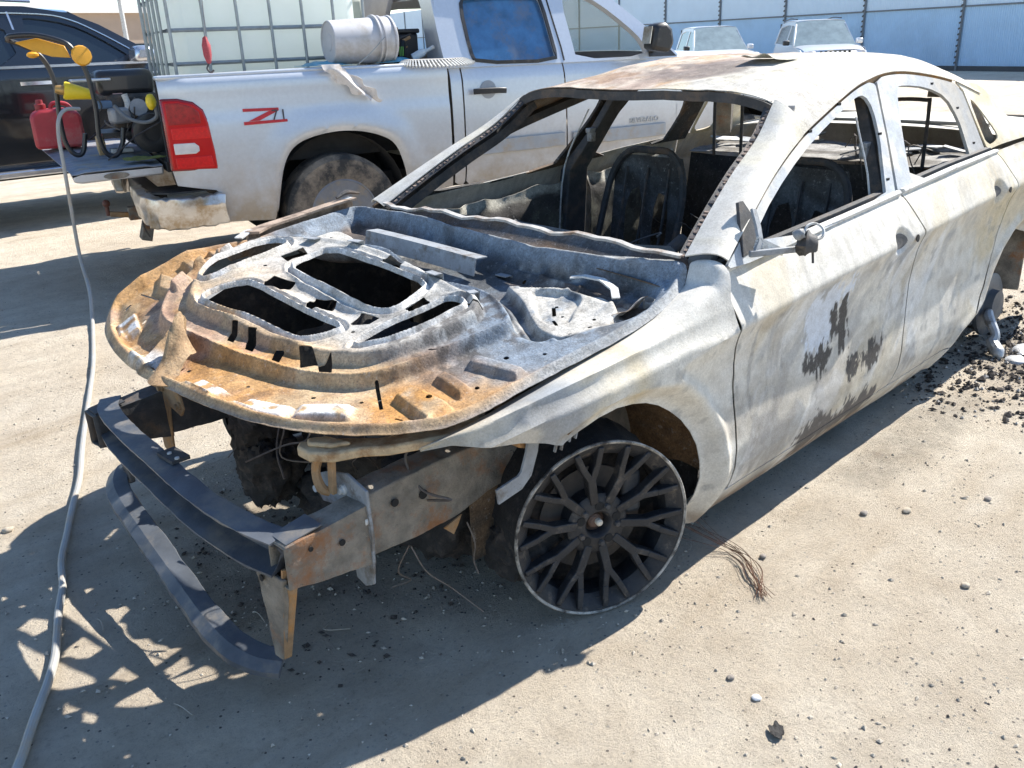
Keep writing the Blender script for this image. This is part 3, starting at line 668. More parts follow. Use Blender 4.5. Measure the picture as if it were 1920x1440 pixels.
for mir in (False, True):
    fd = xz_part('front_door', front_door_poly, mir, M_side, car, .014 if mir else .0065)
    rd = xz_part('rear_door', rear_door_poly, mir, M_side, car, .014 if mir else .0085)
    qp = xz_part('quarter_panel', quarter_poly, mir, M_side, car)
    sl = xz_part('sill', sill_poly, mir, M_side, car)
    if not mir: FD, RD, QP = fd, rd, qp
    else: FDR, RDR = fd, rd
FD['label'] = 'driver side front door with black char blotches'
# tops of the doors: belt strips with the groove between them
def belt_sweep(x0, x1, off, prof, side=1, n=24):
    xs = np.linspace(x0, x1, n); zs = zbelt(xs)
    ys = np.array([float(np.interp(.865, _pz, _py)) for _ in xs])+off
    return [(x, side*y, z) for x, y, z in zip(xs, ys, zs)]
for par, a, c in ((FD, -.495, -1.615), (RD, -1.645, -2.56)):
    b = MB(); b.sweep(belt_sweep(a, c, -.012, None), [(-.014,-.012),(.001,-.012),(.006,.0),(.0,.007),(-.014,.006)]); b.build('belt_moulding', M_lipw, par, 30)
    b = MB(); b.sweep(belt_sweep(a, c, -.052, None), [(-.012,-.05),(.010,-.05),(.012,.012),(-.012,.012)]); b.build('inner_rail', M_dark, par, 30)

# ---- greenhouse
def ygh(x, z): return .83-.235*(z-.87)/.42-.02*np.clip(-np.asarray(x)-1.8, 0, 2)**2
GAP = catmull([(-.498,.878),(-.651,.95),(-.88,1.052),(-1.113,1.136),(-1.345,1.198),(-1.595,1.258),(-1.74,1.282),(-1.90,1.297),(-2.078,1.293),(-2.317,1.267),(-2.518,1.235)], 4)
WS = catmull([(-.47,.705,.878),(-.634,.67,.971),(-.807,.635,1.062),(-.983,.605,1.145),(-1.13,.572,1.25)], 5)
def zgap(x): return np.interp(-np.asarray(x), -GAP[:,0], GAP[:,1])
def zcent(x): return np.interp(-np.asarray(x), [1.0,1.13,1.3,1.5,1.8,2.1,2.4,2.65,2.8], [1.268,1.288,1.322,1.350,1.370,1.370,1.352,1.312,1.27])
def roof_fn(u, v):                                      # u 0..1 header to backlight, v -1..1 across
    xf = -1.13+.035*(1-v*v); x = xf+(-2.76-xf)*u
    zg = np.where(x > -2.518, zgap(x), 1.235-(-2.518-x)*.28); yg = ygh(x, zg)
    p = np.interp(-x, [1.1,1.5,1.9,2.7], [7.5,4.6,3.8,5.0])
    y = yg*v; z = zg+(zcent(x)-zg)*(1-np.abs(v)**p)
    lump = (fbm(x*3, y*3, 0, 4, 81)-.5)*.030*ss(1,.75,np.abs(v))
    lump = lump-.012*ss(.0,-.6,v)*np.exp(-((x+1.35)/.2)**2)
    return x, y, z+lump
def roof_col(u, v, X):
    x, y = X[:,0], X[:,1]; n1 = fbm(x*3, y*3, 0, 5, 82); n2 = fbm(x*9, y*9, 0, 5, 83); n3 = fbm(x*4, y*11, 0, 5, 84)
    c = mix(CREAM*.85, ASH*.86, ss(.4,.6,n1))
    pas = ss(.30,.05,y+.45*(n1-.5)+.05*np.clip(x+1.6,-1,1))      # passenger half burnt through the paint
    c = mix(c, mix(np.array((.40,.30,.235)), np.array((.52,.44,.35)), ss(.4,.6,n3)), pas)
    c = mix(c, RUST*.8, .6*pas*ss(.55,.68,n2)); c = mix(c, ORANGE, .4*pas*ss(.62,.7,n3))
    dk = ss(1.0,.5,np.hypot((x+1.42)/.26,(y-.10)/.30)+(n2-.5)*.6); c = mix(c, np.array((.15,.115,.10)), .85*dk*ss(.30,.5,n2+.1))
    c = mix(c, YEL*1.05, .35*ss(.58,.7,n1)*(1-pas))
    return c
roof = patch('roof', roof_fn, np.linspace(0,1,110), np.linspace(-1,1,150), M_roof, car, None, .003, roof_col, flip=True)
roof['label'] = 'roof skin, cream on one half, rusty brown on the other'
# lifted tear in the roof skin
def tear(u, v):
    x = -1.50-.02*v-.13*u; y = .285+.075*v; x0, y0, z0 = roof_fn(np.clip((-1.12-x)/1.6,0,1), y/.6)
    return x, y, z0+.003+.030*(1-u)**1.5*(1-.35*v*v)+.006*np.sin(v*6)*(1-u)
patch('torn_roof_lip', tear, np.linspace(0,1,16), np.linspace(-1,1,24), M_roof, roof, lambda u, v: 1.01-np.abs(v)-.15*(1-u), .002, lambda u, v, X: np.tile(CREAM*1.1, (len(u),1)))
# A pillars: strip from windshield edge to door gap
def apil(u, v, s):
    k = np.linspace(0,1,len(WS)); w3 = [np.interp(u, k, WS[:,i]) for i in range(3)]
    gx = -.498+(-1.13+.498)*u; gz_ = zgap(gx); gy = ygh(gx, gz_)
    x = w3[0]+(gx-w3[0])*v; y = w3[1]+(gy-w3[1])*v; z = w3[2]+(gz_-w3[2])*v
    bl = .022*np.sin(math.pi*np.clip(v,0,1)); return x, s*(y+bl*.8), z+bl*.7
def apcol(u, v, X):
    n = fbm(X[:,0]*8, X[:,2]*8, 0, 4, 88); return mix(mix(ASH*1.02, CREAM*.95, ss(.4,.6,n)), np.array((.36,.36,.35)), .5*ss(.6,.75,n))
for s in (1, -1):
    ap = patch('a_pillar', lambda u, v: apil(u, v, s), np.linspace(0,1,50), np.linspace(0,1,16), M_side, car, None, .004, apcol, flip=(s < 0))
    # pinch weld with old urethane along the glass edge
    path = [(p[0]-.004, s*(p[1]-.014), p[2]-.006) for p in WS]
    b = MB(); b.sweep(path, [(-.013,-.002),(.013,-.002),(.013,.002),(-.013,.002)], (0,.3,1)); pw = b.build('pinch_weld', M_dark, ap, 30)
    rn = random.Random(3+s); b = MB()
    for i in range(0, len(path)-1):
        for t in (.0,.5):
            q = [path[i][k]*(1-t)+path[i+1][k]*t for k in range(3)]; e = [path[i+1][k]-path[i][k] for k in range(3)]; L = math.sqrt(sum(a*a for a in e))
            if rn.random() < .85: w_ = rn.uniform(.0,.25); b.bar([q[k]+e[k]*w_+(0,0,.003)[k] for k in range(3)], [q[k]+e[k]*(w_+rn.uniform(.12,.40))+(0,0,.003)[k] for k in range(3)], rn.uniform(.006,.018), rn.uniform(.003,.007))
    o = b.build('urethane_crumbs', plain('old_urethane', (.28,.21,.17), .9, var=.5, scale=40, bmp=.4), ap, 0); o['kind'] = 'stuff'
    # inner pillar box
    b = MB(); b.sweep([(p[0]-.05, s*(p[1]+.012), p[2]-.035) for p in WS], [(-.03,-.02),(.03,-.02),(.035,.02),(-.03,.02)]); b.build('inner_pillar', M_dark if s < 0 else M_grey, ap, 30)
# windshield header
xs = np.linspace(-1, 1, 40); hp = [np.array(roof_fn(np.array([0.]), np.array([.84*v])))[:,0]+np.array((.004,0,-.022)) for v in xs]
b = MB(); b.sweep(hp, [(-.03,-.012),(.006,-.016),(.010,.016),(-.03,.012)]); b.build('windshield_header', M_dark, roof, 30)
# door window frames
GAPL = [tuple(p) for p in GAP]
f_out = [(-.505,.858)]+[(x, z-.012) for x, z in GAPL if x > -1.775]+[(-1.785,1.262),(-1.70,1.08),(-1.60,.905)]+[(-1.55,.90),(-1.0,.87),(-.6,.855)]
f_in = chaikin([(-.640,.885),(-.748,.955),(-.978,1.050),(-1.215,1.128),(-1.459,1.193),(-1.60,1.230),(-1.670,1.232),(-1.692,1.185),(-1.655,1.09),(-1.600,1.01),(-1.515,.888)], 1)
r_out = [(-1.622,.905),(-1.715,1.08),(-1.805,1.268)]+[(x, z-.012) for x, z in GAPL if x < -1.82]+[(-2.565,1.185),(-2.56,1.05),(-2.552,.935),(-2.2,.93),(-1.8,.91)]
r_in = chaikin([(-1.745,.91),(-1.84,1.09),(-1.945,1.242),(-2.016,1.245),(-2.215,1.226),(-2.37,1.180),(-2.405,1.09),(-2.39,1.02),(-2.36,.930)], 1)
def fr_col(u, v, X):
    n = fbm(X[:,0]*10, X[:,2]*10, 0, 4, 91); c = mix(np.array((.42,.45,.48)), ASH, ss(.45,.65,n)); return mix(c, np.array((.22,.20,.17)), .55*ss(-2.0,-2.5,X[:,0]))
def fr_col_d(u, v, X):
    n = fbm(X[:,0]*10, X[:,2]*10, 0, 4, 92); return mix(SOOT*1.3, BROWN, ss(.5,.7,n))
for mir, A, B_, cf in ((False, FD, RD, fr_col), (True, FDR, RDR, fr_col_d)):
    xz_part('window_frame', f_out, mir, M_side if not mir else M_int, A, .010, .012, lambda x, z: ygh(x, z)-.006, cf, [f_in])
    xz_part('window_frame', r_out, mir, M_side if not mir else M_int, B_, .010, .012, lambda x, z: ygh(x, z)-.006, cf, [r_in])
# fixing holes of the frames, laid on as black slips
M_hole = plain('shadowed_hole', (.01,.01,.01), .9, var=.2)  # black that stands for the shade inside holes and slots
for (x, z, par) in [(-1.20,1.15,FD),(-1.46,1.215,FD),(-1.665,1.10,FD),(-1.585,.955,FD),(-2.28,1.235,RD),(-2.44,1.13,RD),(-2.46,.99,RD)]:
    b = MB(); b.box((x, ygh(x, z)-.006, z), (.020,.006,.008)); b.build('slot', M_hole, par, 0)
# C pillars with the quarter opening
c_poly = [(-2.54,1.234),(-2.64,1.222),(-2.754,1.209),(-2.84,1.178),(-2.90,1.135),(-2.965,1.07),(-3.05,1.005),(-3.13,.965),(-2.62,.950),(-2.585,.96),(-2.58,1.05),(-2.585,1.19),(-2.53,1.236)]
c_hole = chaikin([(-2.60,.965),(-2.60,1.04),(-2.612,1.16),(-2.66,1.135),(-2.74,1.05),(-2.775,.995),(-2.74,.972)], 1)
def ycp(x, z): return ygh(x, z)-.006+.05*ss(-2.7,-3.25,x)*ss(1.1,.95,z)
for mir in (False, True):
    cp = xz_part('c_pillar', c_poly, mir, M_side, car, .013, .006, ycp, (lambda u, v, X: mix(CREAM*1.05, YEL*.9, .6*ss(.4,.65,fbm(X[:,0]*6,X[:,2]*6,0,4,93)))), [c_hole])
    s = -1 if mir else 1
    b = MB(); b.sweep([(-2.79,s*(ycp(-2.79,1.0)-.05),.95),(-2.72,s*(ycp(-2.72,1.08)-.05),1.06),(-2.62,s*(ycp(-2.62,1.2)-.05),1.18),(-2.52,s*.555,1.185)], [(-.04,-.02),(.05,-.02),(.05,.02),(-.05,.02)]); b.build('inner_pillar', M_rail, cp, 30)
# rear deck, boot lid and tail panel close the shell behind
def deck(u, v):
    x = -2.95-.88*u; hw = np.interp(u,[0,1],[.70,.66]); y = hw*v
    return x, y, 1.00-.015*u-.03*np.abs(v)**3+.012*np.sin(u*3)
patch('boot_lid', deck, np.linspace(0,1,30), np.linspace(-1,1,30), M_side, car, None, .003, lambda u, v, X: mix(CREAM*1.05, ASH, fbm(X[:,0]*4,X[:,1]*4,0,4,94)), flip=True)
patch('tail_panel', lambda u, v: (-3.83-.05*np.sin(u*3), .66*v, .985-.75*u), np.linspace(0,1,12), np.linspace(-1,1,20), M_side, car, None, .004, lambda u, v, X: mix(ASH, BROWN, fbm(X[:,1]*4,X[:,2]*4,0,4,95)))
# ---- mirror bracket, handle recesses
b = MB(); b.prism([(-.575,.815,.872),(-.700,.805,.885),(-.690,.775,.960),(-.662,.752,1.010),(-.640,.752,1.008)], (.0,.010,.002)); mb = b.build('mirror_bracket', M_dark, car, 30)
b = MB(); b.sweep([(-.655,.80,.992),(-.640,.826,.950),(-.625,.846,.912),(-.60,.85,.884)], [(-.011,-.003),(.011,-.003),(.011,.005),(-.011,.005)], (0,1,.3)); b.build('bracket_spine', M_grey, mb, 30)
for k in range(4):
    b = MB(); b.bar((-.615+.004*k,.842,.925-.008*k), (-.700+.006*k,.868+.006*k,.882-.004*k), .005, .007); b.build('rib', M_lipw, mb, 0)
b = MB(); b.bar((-.580,.842,.884), (-.715,.915,.884), .014, .018); b.build('mirror_arm', M_grey, mb, 30, .003)
rn = random.Random(8); b = MB(); b.ball((-.735,.93,.898), .034, 12, (1.1,.8,1), .28, rn); b.build('mirror_motor', M_dark, mb, 60)
b = MB(); b.ball((-.70,.922,.928), .017, 10, (1,1,1), .2, rn); b.build('melted_blob', M_grey, mb, 60)
b = MB(); b.lathe([(.026,-.004),(.030,0),(.026,.004),(.022,0),(.026,-.004)], (-.775,.93,.925), (.5,.55,.65), 18, cap=False); b.build('mirror_ring', M_lipw, mb, 40)
b = MB(); b.bar((-.742,.945,.885), (-.745,.948,.842), .006, .004, (1,0,0)); b.build('mirror_tab', M_dark, mb, 0)
def dish(cx, cz, par, rx=.062, rz=.050):
    y0 = float(yside(np.array([cx]), np.array([cz]))[0])
    def fn(u, v):
        a = 2*math.pi*v; x = cx+rx*u*np.cos(a); z = cz+rz*u*np.sin(a)
        return x, yside(x, z)+.0035-.0*u+.004*np.exp(-((u-1)/.12)**2)*0-.0, z
    b = MB(); b.lathe([(0,0),(rx*.22,.001),(rx*.22,.003),(0,.003)], (cx-rx*1.62, float(yside(np.array([cx-rx*1.55]), np.array([cz]))[0])+.0015, cz+.0), (0,1,.1), 16); b.build('lock_hole', M_hole, par)
    b = MB(); b.prism([(cx+rx*.62*math.cos(a)-.012, float(yside(np.array([cx+rx*.62*math.cos(a)-.012]), np.array([cz+rz*.55*math.sin(a)]))[0])+.0008, cz+rz*.55*math.sin(a)) for a in np.linspace(0,5.9,16)], (0,.0012,0)); b.build('handle_recess', plain('recess_shade', (.13,.125,.12), .8, var=.5, scale=40, bmp=.3), par)  # flat oval with the scoop's shade put into its dark colour
    b = MB(); b.prism([(cx+rx*.9, y0+.006, cz-.012),(cx+rx*1.25, y0+.004, cz-.024),(cx+rx*1.3, y0+.004, cz-.004),(cx+rx*1.05, y0+.006, cz+.008)], (0,.003,0)); b.build('handle_hole', M_hole, par, 0)
dish(-1.510,.755,FD); dish(-2.43,.800,RD,.058,.045)

# ---- front wheel, steered to the car's right, tyre burnt off
wax = Vector((math.cos(R(67))*.9995, math.sin(R(67))*.9995, .03)).normalized()
M_rim = plain('burnt_black_rim', (.018,.019,.022), .55, var=.5, scale=14, bmp=.3, dirt=(.10,.085,.07), dirt_amt=.2, dscale=26, spec=.45, bscale=90)
M_edge = plain('scraped_rim_edge', (.42,.40,.36), .6, metal=.1, var=.4, scale=60, bmp=.3, dirt=(.035,.032,.03), dirt_amt=.62, dscale=14)
M_tyre = plain('charred_tyre', (.016,.016,.017), .9, var=.5, scale=30, bmp=.7, dirt=(.06,.05,.045), dirt_amt=.2, dscale=20)
def wheel_mb(): return MB()
rotw = Matrix((wax.cross(Vector((0,0,1))).normalized()*-1, wax, Vector((0,0,1)))).transposed()
zax = wax.cross(Vector((0,0,1))).normalized(); rotw = Matrix((zax, wax, zax.cross(wax))).transposed()
def place_wheel(o, c): o.matrix_local = Matrix.Translation(c) @ rotw.to_4x4()
A = (0,1,0)
b = MB(); b.lathe([(.236,-.200),(.250,-.200),(.250,-.190),(.232,-.182),(.222,-.15),(.214,-.08),(.218,-.035),(.236,-.018),(.243,-.004),(.243,0),(.232,-.006),(.206,-.03),(.200,-.08),(.208,-.15),(.222,-.196),(.236,-.200)], (0,0,0), A, 72, cap=False)
wheel = b.build('wheel', M_rim, car, 40); place_wheel(wheel, (.009,.810,.252)); wheel['label'] = 'bare black mesh spoke front wheel with scraped rim edge'
b = MB(); b.lathe([(.2440,-.010),(.2515,-.006),(.2525,.001),(.2495,.0040),(.2440,.001)], (0,0,0), A, 90, cap=False); b.build('rim_edge', M_edge, wheel, 40)
for k in range(10):
    b = MB(); a = 2*math.pi*(k+.25)/10
    def P(r, t, d): return Vector((r*math.cos(a+t), d, r*math.sin(a+t)))
    b.bar(P(.066,0,-.044), P(.152,0,-.032), .024, .034, P(1,math.pi/2,0)*-1 if False else (0,1,0), 1.0)
    for s in (-1, 1):
        b.bar(P(.140,s*.018,-.033), P(.186,s*.112,-.022), .0185, .030, (0,1,0), .95); b.bar(P(.183,s*.108,-.0225), P(.240,s*.150,-.010), .0175, .030, (0,1,0), .9)
    b.build('spoke', M_rim, wheel, 30, .003)
b = MB(); b.lathe([(.030,-.075),(.034,-.036),(.040,-.030),(.078,-.030),(.088,-.038),(.090,-.085)], (0,0,0), A, 40, cap=False); b.build('hub', M_rim, wheel, 40)
b = MB(); b.lathe([(.0,-.062),(.031,-.062)], (0,0,0), A, 24); b.lathe([(.020,-.060),(.020,-.048),(.014,-.042),(.0,-.042)], (.002,0,.004), A, 20); b.build('hub_bore', plain('rusty_hub', (.12,.075,.055), .7, var=.4, scale=40, bmp=.4), wheel)
b = MB(); b.lathe([(.0095,-.045),(.0095,-.030),(.006,-.026),(0,-.026)], (-.004,0,.004), A, 16); b.build('spindle', plain('pale_spindle', (.52,.47,.38), .6, var=.3), wheel)
for k in range(5):
    a = 2*math.pi*(k+.3)/5; b = MB(); b.lathe([(.0125,-.034),(.0125,-.028),(0,-.028)], (.055*math.cos(a),0,.055*math.sin(a)), A, 14); b.build('lug_hole', M_hole, wheel)
    a += .42; b = MB(); b.lathe([(.010,-.034),(.010,-.028),(.007,-.022),(0,-.022)], (.056*math.cos(a),0,.056*math.sin(a)), A, 6); b.build('lug_nut', M_dark, wheel, 20)
b = MB(); b.lathe([(.07,-.105),(.150,-.105),(.150,-.082),(.07,-.082)], (0,0,0), A, 48, cap=False); b.build('brake_disc', plain('sooty_disc', (.06,.052,.047), .6, var=.4, scale=12, bmp=.2), wheel, 30)
b = MB(); b.lathe([(.205,-.088),(.0,-.088)], (0,0,0), A, 48); b.lathe([(0,-.11),(.21,-.11)], (0,0,0), A, 48); b.build('splash_shield', M_char, wheel)
b = MB(); b.box((-.115,-.095,.06), (.055,.085,.125)); b.build('caliper', M_dark, wheel, 30, .012)
b = MB(); rn = random.Random(2)
prof = [(.232,-.21),(.252,-.205),(.250,-.16),(.240,-.08),(.238,-.030),(.230,-.020)]
b.lathe(prof, (0,0,0), A, 90, cap=False)
b.V = [(x*(1+rn.uniform(-.02,.014)), y+rn.uniform(-.004,.004), z*(1+rn.uniform(-.02,.014)) if z > -.2 else z*.93) for x, y, z in b.V]
b.build('tyre_remains', M_tyre, wheel, 60)
b = MB(); b.lathe([(.24,-.20),(.25,-.19),(.22,-.15),(.214,-.08),(.24,-.01),(.25,0),(.21,-.03),(.2,-.15)], (0,0,0), A, 40, cap=False); b.lathe([(0,-.05),(.2,-.03)], (0,0,0), A, 40)
rw = b.build('wheel', M_rim, car, 40); rw.matrix_local = Matrix.Translation((.01,-.80,.252)) @ Matrix.Rotation(math.pi-R(23), 4, 'Z')
# frayed tyre cords beside the wheel
cords = []
rn = random.Random(31)
# ---- rear brake left standing where the wheel melted away
RC = (-2.93,.80,.185)
b = MB(); b.lathe([(0,-.05),(.145,-.05),(.152,-.045),(.152,-.028),(.145,-.024),(.075,-.024),(.070,.01),(0,.012)], RC, (.04,1,.05), 40); b.build('rear_brake_disc', M_beam, car, 30)
b = MB(); b.tube([(-2.93,.78,.19),(-2.95,.4,.20),(-2.95,-.4,.20),(-2.93,-.78,.19)], [.045,.035,.035,.045], 10); b.build('rear_axle', M_dark, car)
b = MB(); b.bar((-2.75,.62,.36), (-2.97,.70,.14), .10, .06); b.build('trailing_arm', M_rail, car, 30, .01)
b = MB(); b.tube([(-3.02,.62,.12),(-3.03,.60,.62)], .032, 10); b.build('rear_damper', M_rail, car)
b = MB(); b.box((-3.16,.74,.36), (.03,.16,.30), .25); b.build('mudflap_stub', M_rail, car, 30, .006)
b = MB(); b.lathe([(.0,-.05),(.15,-.05),(.15,-.02),(0,-.02)], (-2.93,-.80,.185), (0,-1,0), 32); b.build('rear_brake_disc', M_beam, car, 30)

# ---- crash structure
bp = catmull([(.735,-.590,.440),(.775,-.50,.440),(.805,-.30,.440),(.826,.0,.438),(.836,.22,.434),(.826,.42,.430),(.800,.535,.424)], 5)
b = MB(); b.sweep(bp, [(.012,.040),(-.050,.042),(-.050,-.034),(.016,-.044),(.016,-.039),(-.044,-.028),(-.044,.036),(.012,.036)], (0,0,1))
beam = warp(b.build('bumper_beam', M_beam, car, 30), .010, .09, 2)
b = MB(); b.box((.772,-.012,.4855), (.05,.085,.010), .04); b.build('crossover_bracket', M_dark, beam, 0)
for dy in (-.02,.025):
    b = MB(); b.lathe([(.006,0),(.006,.004),(0,.004)], (.778,dy,.4905), (0,0,1), 10); b.build('rivet', M_lipw, beam)
for s in (1, -1):
    mat = M_rail if s > 0 else M_dark; yy = .545*s
    b = MB(); b.add([(x, yy+w, z) for x, z0, z1, ww in ((.575,.325,.482,.040),(.80,.358,.462,.036)) for w, z in ((-ww, z0), (ww, z0), (ww, z1), (-ww, z1))],
                    [[0,1,5,4],[1,2,6,5],[2,3,7,6],[3,0,4,7],[3,2,1,0]]); cb = b.build('crash_box', mat, car, 30)
    warp(cb, .011, .05, 4); sm = cb.modifiers.new('s', 'SOLIDIFY'); sm.thickness = .003
    b = MB(); b.prism([(.70,yy-.036,.4785),(.79,yy-.034,.4645),(.79,yy+.030,.4645),(.70,yy+.034,.4785)], (0,0,.003)); b.build('top_flange', M_beam if s > 0 else M_dark, cb, 0)
    for x, z, r in ((.66,.42,.008),(.74,.44,.006)):
        b = MB(); b.lathe([(r,0),(r,.0022),(0,.0022)], (x, yy+(.0430 if s > 0 else -.0430), z), (0,s,0), 12); b.build('bolt_hole', M_hole, cb)
    fl = [(.585,yy-.175*s,.455),(.585,yy-.165*s,.495),(.585,yy-.12*s,.515),(.585,yy-.03*s,.540),(.585,yy+.045*s,.520),(.585,yy+.052*s,.40),(.585,yy+.035*s,.265),(.585,yy+.0*s,.245),(.585,yy-.035*s,.255),(.585,yy-.05*s,.36),(.585,yy-.07*s,.44),(.585,yy-.15*s,.425)]
    b = MB(); b.prism(fl, (-.008,0,0)); fp = b.build('mount_flange', M_grey if s > 0 else M_rust, car, 20, .002)
    for dy, z in ((-.155,.462),(-.045,.495),(.030,.440)):
        b = MB(); b.lathe([(.013,-.001),(.013,.006),(.009,.008),(.009,.016),(0,.016)], (.585, yy+dy*s, z), (1,0,0), 12); b.build('bolt', M_lipw if s > 0 else M_rust, fp, 20)
    # longitudinal rail
    st = [(.577,.330,.505),(.40,.322,.510),(.28,.330,.512),(.20,.352,.508),(.05,.350,.495),(-.10,.34,.50),(-.42,.26,.46)]
    V = []; F = []
    for x, z0, z1 in st:
        for w, z in ((-.038,z0),(.038,z0+.006),(.040,(z0+z1)/2),(.038,z1-.006),(-.038,z1)): V.append((x, yy*(.98 if x > .1 else .95)+w, z))
    for i in range(len(st)-1):
        for k in range(5): F.append([i*5+k, i*5+(k+1) % 5, (i+1)*5+(k+1) % 5, (i+1)*5+k])
    F.append([4,3,2,1,0]); b = MB(); b.add(V, F); rl = warp(b.build('chassis_rail', mat, car, 30, .004), .009, .05, 4)
    for x, z, r in ((.50,.452,.0105),(.415,.440,.0125),(.10,.43,.010)):
        b = MB(); b.lathe([(r,0),(r,.0022),(0,.0022)], (x, yy*(.98 if x > .1 else .95)+.0440*s, z), (0,s,0), 14); b.build('rail_hole', M_hole, rl)
    b = MB(); b.prism([(.30,yy+.036*s,.335),(.36,yy+.036*s,.320),(.33,yy+.036*s,.29),(.315,yy+.036*s,.31)], (0,-.004*s,0)); b.build('torn_tab', M_rust, rl, 0)
# legs and the lower pedestrian bar
b = MB(); b.prism([(.815,.455,.378),(.805,.56,.376),(.802,.545,.30),(.806,.505,.135),(.806,.470,.130),(.812,.465,.28)], (-.012,.004,0)); lg = warp(b.build('lower_leg', M_rail, car, 20, .003), .007, .05, 4)
b = MB(); b.prism([(.800,.560,.40),(.760,.565,.40),(.785,.510,.135),(.803,.508,.135)], (0,-.006,0)); b.build('leg_gusset', M_rust, lg, 20)
b = MB(); b.lathe([(.008,0),(.008,.003),(0,.003)], (.8165,.49,.36), (1,0,.1), 10); b.build('leg_hole', M_hole, lg)
b = MB(); b.prism([(.745,-.60,.415),(.75,-.50,.41),(.735,-.50,.22),(.725,-.56,.19)], (-.012,.004,0)); b.build('lower_leg', M_dark, car, 20, .003)
lb = catmull([(.700,-.585,.235),(.735,-.585,.215),(.775,-.50,.190),(.805,-.25,.165),(.832,.02,.140),(.848,.19,.125),(.850,.33,.110),(.828,.42,.098),(.790,.475,.092)], 6)
b = MB(); b.sweep(lb, [(.036,-.012),(.036,.004),(.012,.022),(-.030,.026),(-.034,.020),(.006,.014),(.028,-.002),(.030,-.012)], (0,0,1)); warp(b.build('lower_bar', M_beam, car, 30), .012, .10, 2)
# torn upper tie bar arm with its clevis
plate = [(.215,.690,.600),(.33,.645,.598),(.50,.545,.588),(.575,.450,.583),(.635,.410,.583),(.655,.43,.583),(.655,.48,.583),(.62,.525,.583),(.56,.555,.585),(.52,.60,.588),(.40,.665,.592),(.25,.725,.594)]
b = MB(); b.prism(plate, (0,0,.026)); tb = b.build('tie_bar_arm', plain('tan_rust', (.44,.33,.20), .8, var=.3, scale=18, bmp=.35, dirt=(.25,.14,.06), dirt_amt=.35, dscale=12), car, 20, .006)
b = MB(); b.prism([(.585,.455,.609),(.625,.43,.609),(.64,.455,.609),(.61,.505,.609),(.57,.53,.611)], (0,0,.012)); b.build('tie_bar_pad', MATS['tan_rust'], tb, 20, .005)
b = MB(); b.tube([(.625,.470,.585),(.632,.462,.545),(.628,.470,.505),(.612,.480,.490)], [.012,.011,.013,.010], 8, 3); b.build('clevis', M_rust, tb)
b = MB(); b.bar((.607,.497,.585), (.612,.492,.492), .020, .012, (1,0,0)); b.build('clevis_strap', M_rust, tb, 20, .002)
# fender stay and odd tabs under the fender lip
b = MB(); b.sweep([(.190,.742,.585),(.200,.742,.530),(.222,.742,.478),(.245,.742,.462),(.320,.742,.452)], [(-.003,-.020),(.003,-.020),(.003,.020),(-.003,.020)], (1,0,.2)); b.build('fender_stay', M_grey, car, 25)
b = MB(); b.prism([(.185,.70,.60),(.235,.70,.605),(.23,.70,.545),(.205,.70,.535),(.185,.70,.55)], (0,.03,0)); b.build('stay_bracket', M_rust, car, 20, .004)
for i, (x, z) in enumerate(((.155,.545),(.135,.552),(.112,.56),(.094,.572))):
    b = MB(); yy = float(yside(np.array([x]), np.array([z]))[0])-.012; b.bar((x, yy, z+.02), (x+.006, yy-.006, z-.018-.008*(i % 2)), .004, .007, (0,1,0)); b.build('clip_tab', M_grey, fender, 0)
# wheel house and strut
def house(u, v):
    a = math.pi*(.02+.96*u); r = .39+.015*np.sin(u*9); x = -.03+r*np.cos(a); z = .235+r*np.sin(a)
    return x, .82-.30*v, z+.012*np.sin(v*7)-.10*0*v
M_house = burnt('burnt_wheelhouse', .85, 140, .5, .4, speck_amt=.5)
hc = lambda u, v, X: mix(mix(np.array((.085,.068,.05)), np.array((.20,.13,.075)), ss(.4,.65,fbm(X[:,0]*9,X[:,2]*9,0,4,97))), RUST*.8, .6*ss(-.25,-.4,X[:,0])*ss(.4,.6,fbm(X[:,0]*6,X[:,2]*20,0,4,98)))
patch('wheel_house', house, np.linspace(.34,1.0,50), np.linspace(0,1,20), M_house, car, None, .003, hc)
patch('apron', lambda u, v: (u, .535+.02*np.sin(u*8)-.04*ss(.5,.7,v), v), np.linspace(-.46,.25,40), np.linspace(.16,.70,30), M_house, car, lambda u, v: .70-.25*ss(-.1,.25,u)-v*1.0, .003, hc)
patch('apron', lambda u, v: (u, -.575+.02*np.sin(u*8), v), np.linspace(-.46,.36,40), np.linspace(.20,.80,30), M_char, car, lambda u, v: .80-.12*ss(.1,.5,u)-v, .003)
b = MB(); b.tube([(0,.66,.25),(-.01,.62,.55),(-.02,.60,.70)], [.03,.028,.05], 10); b.build('strut', M_dark, car)
b = MB(); b.tube([(.0,.68,.24),(.0,.30,.22)], .016, 8); b.build('drive_shaft', M_dark, car)
b = MB(); b.bar((.03,.70,.19), (-.08,.28,.19), .07, .03); b.build('control_arm', M_dark, car, 30, .008)
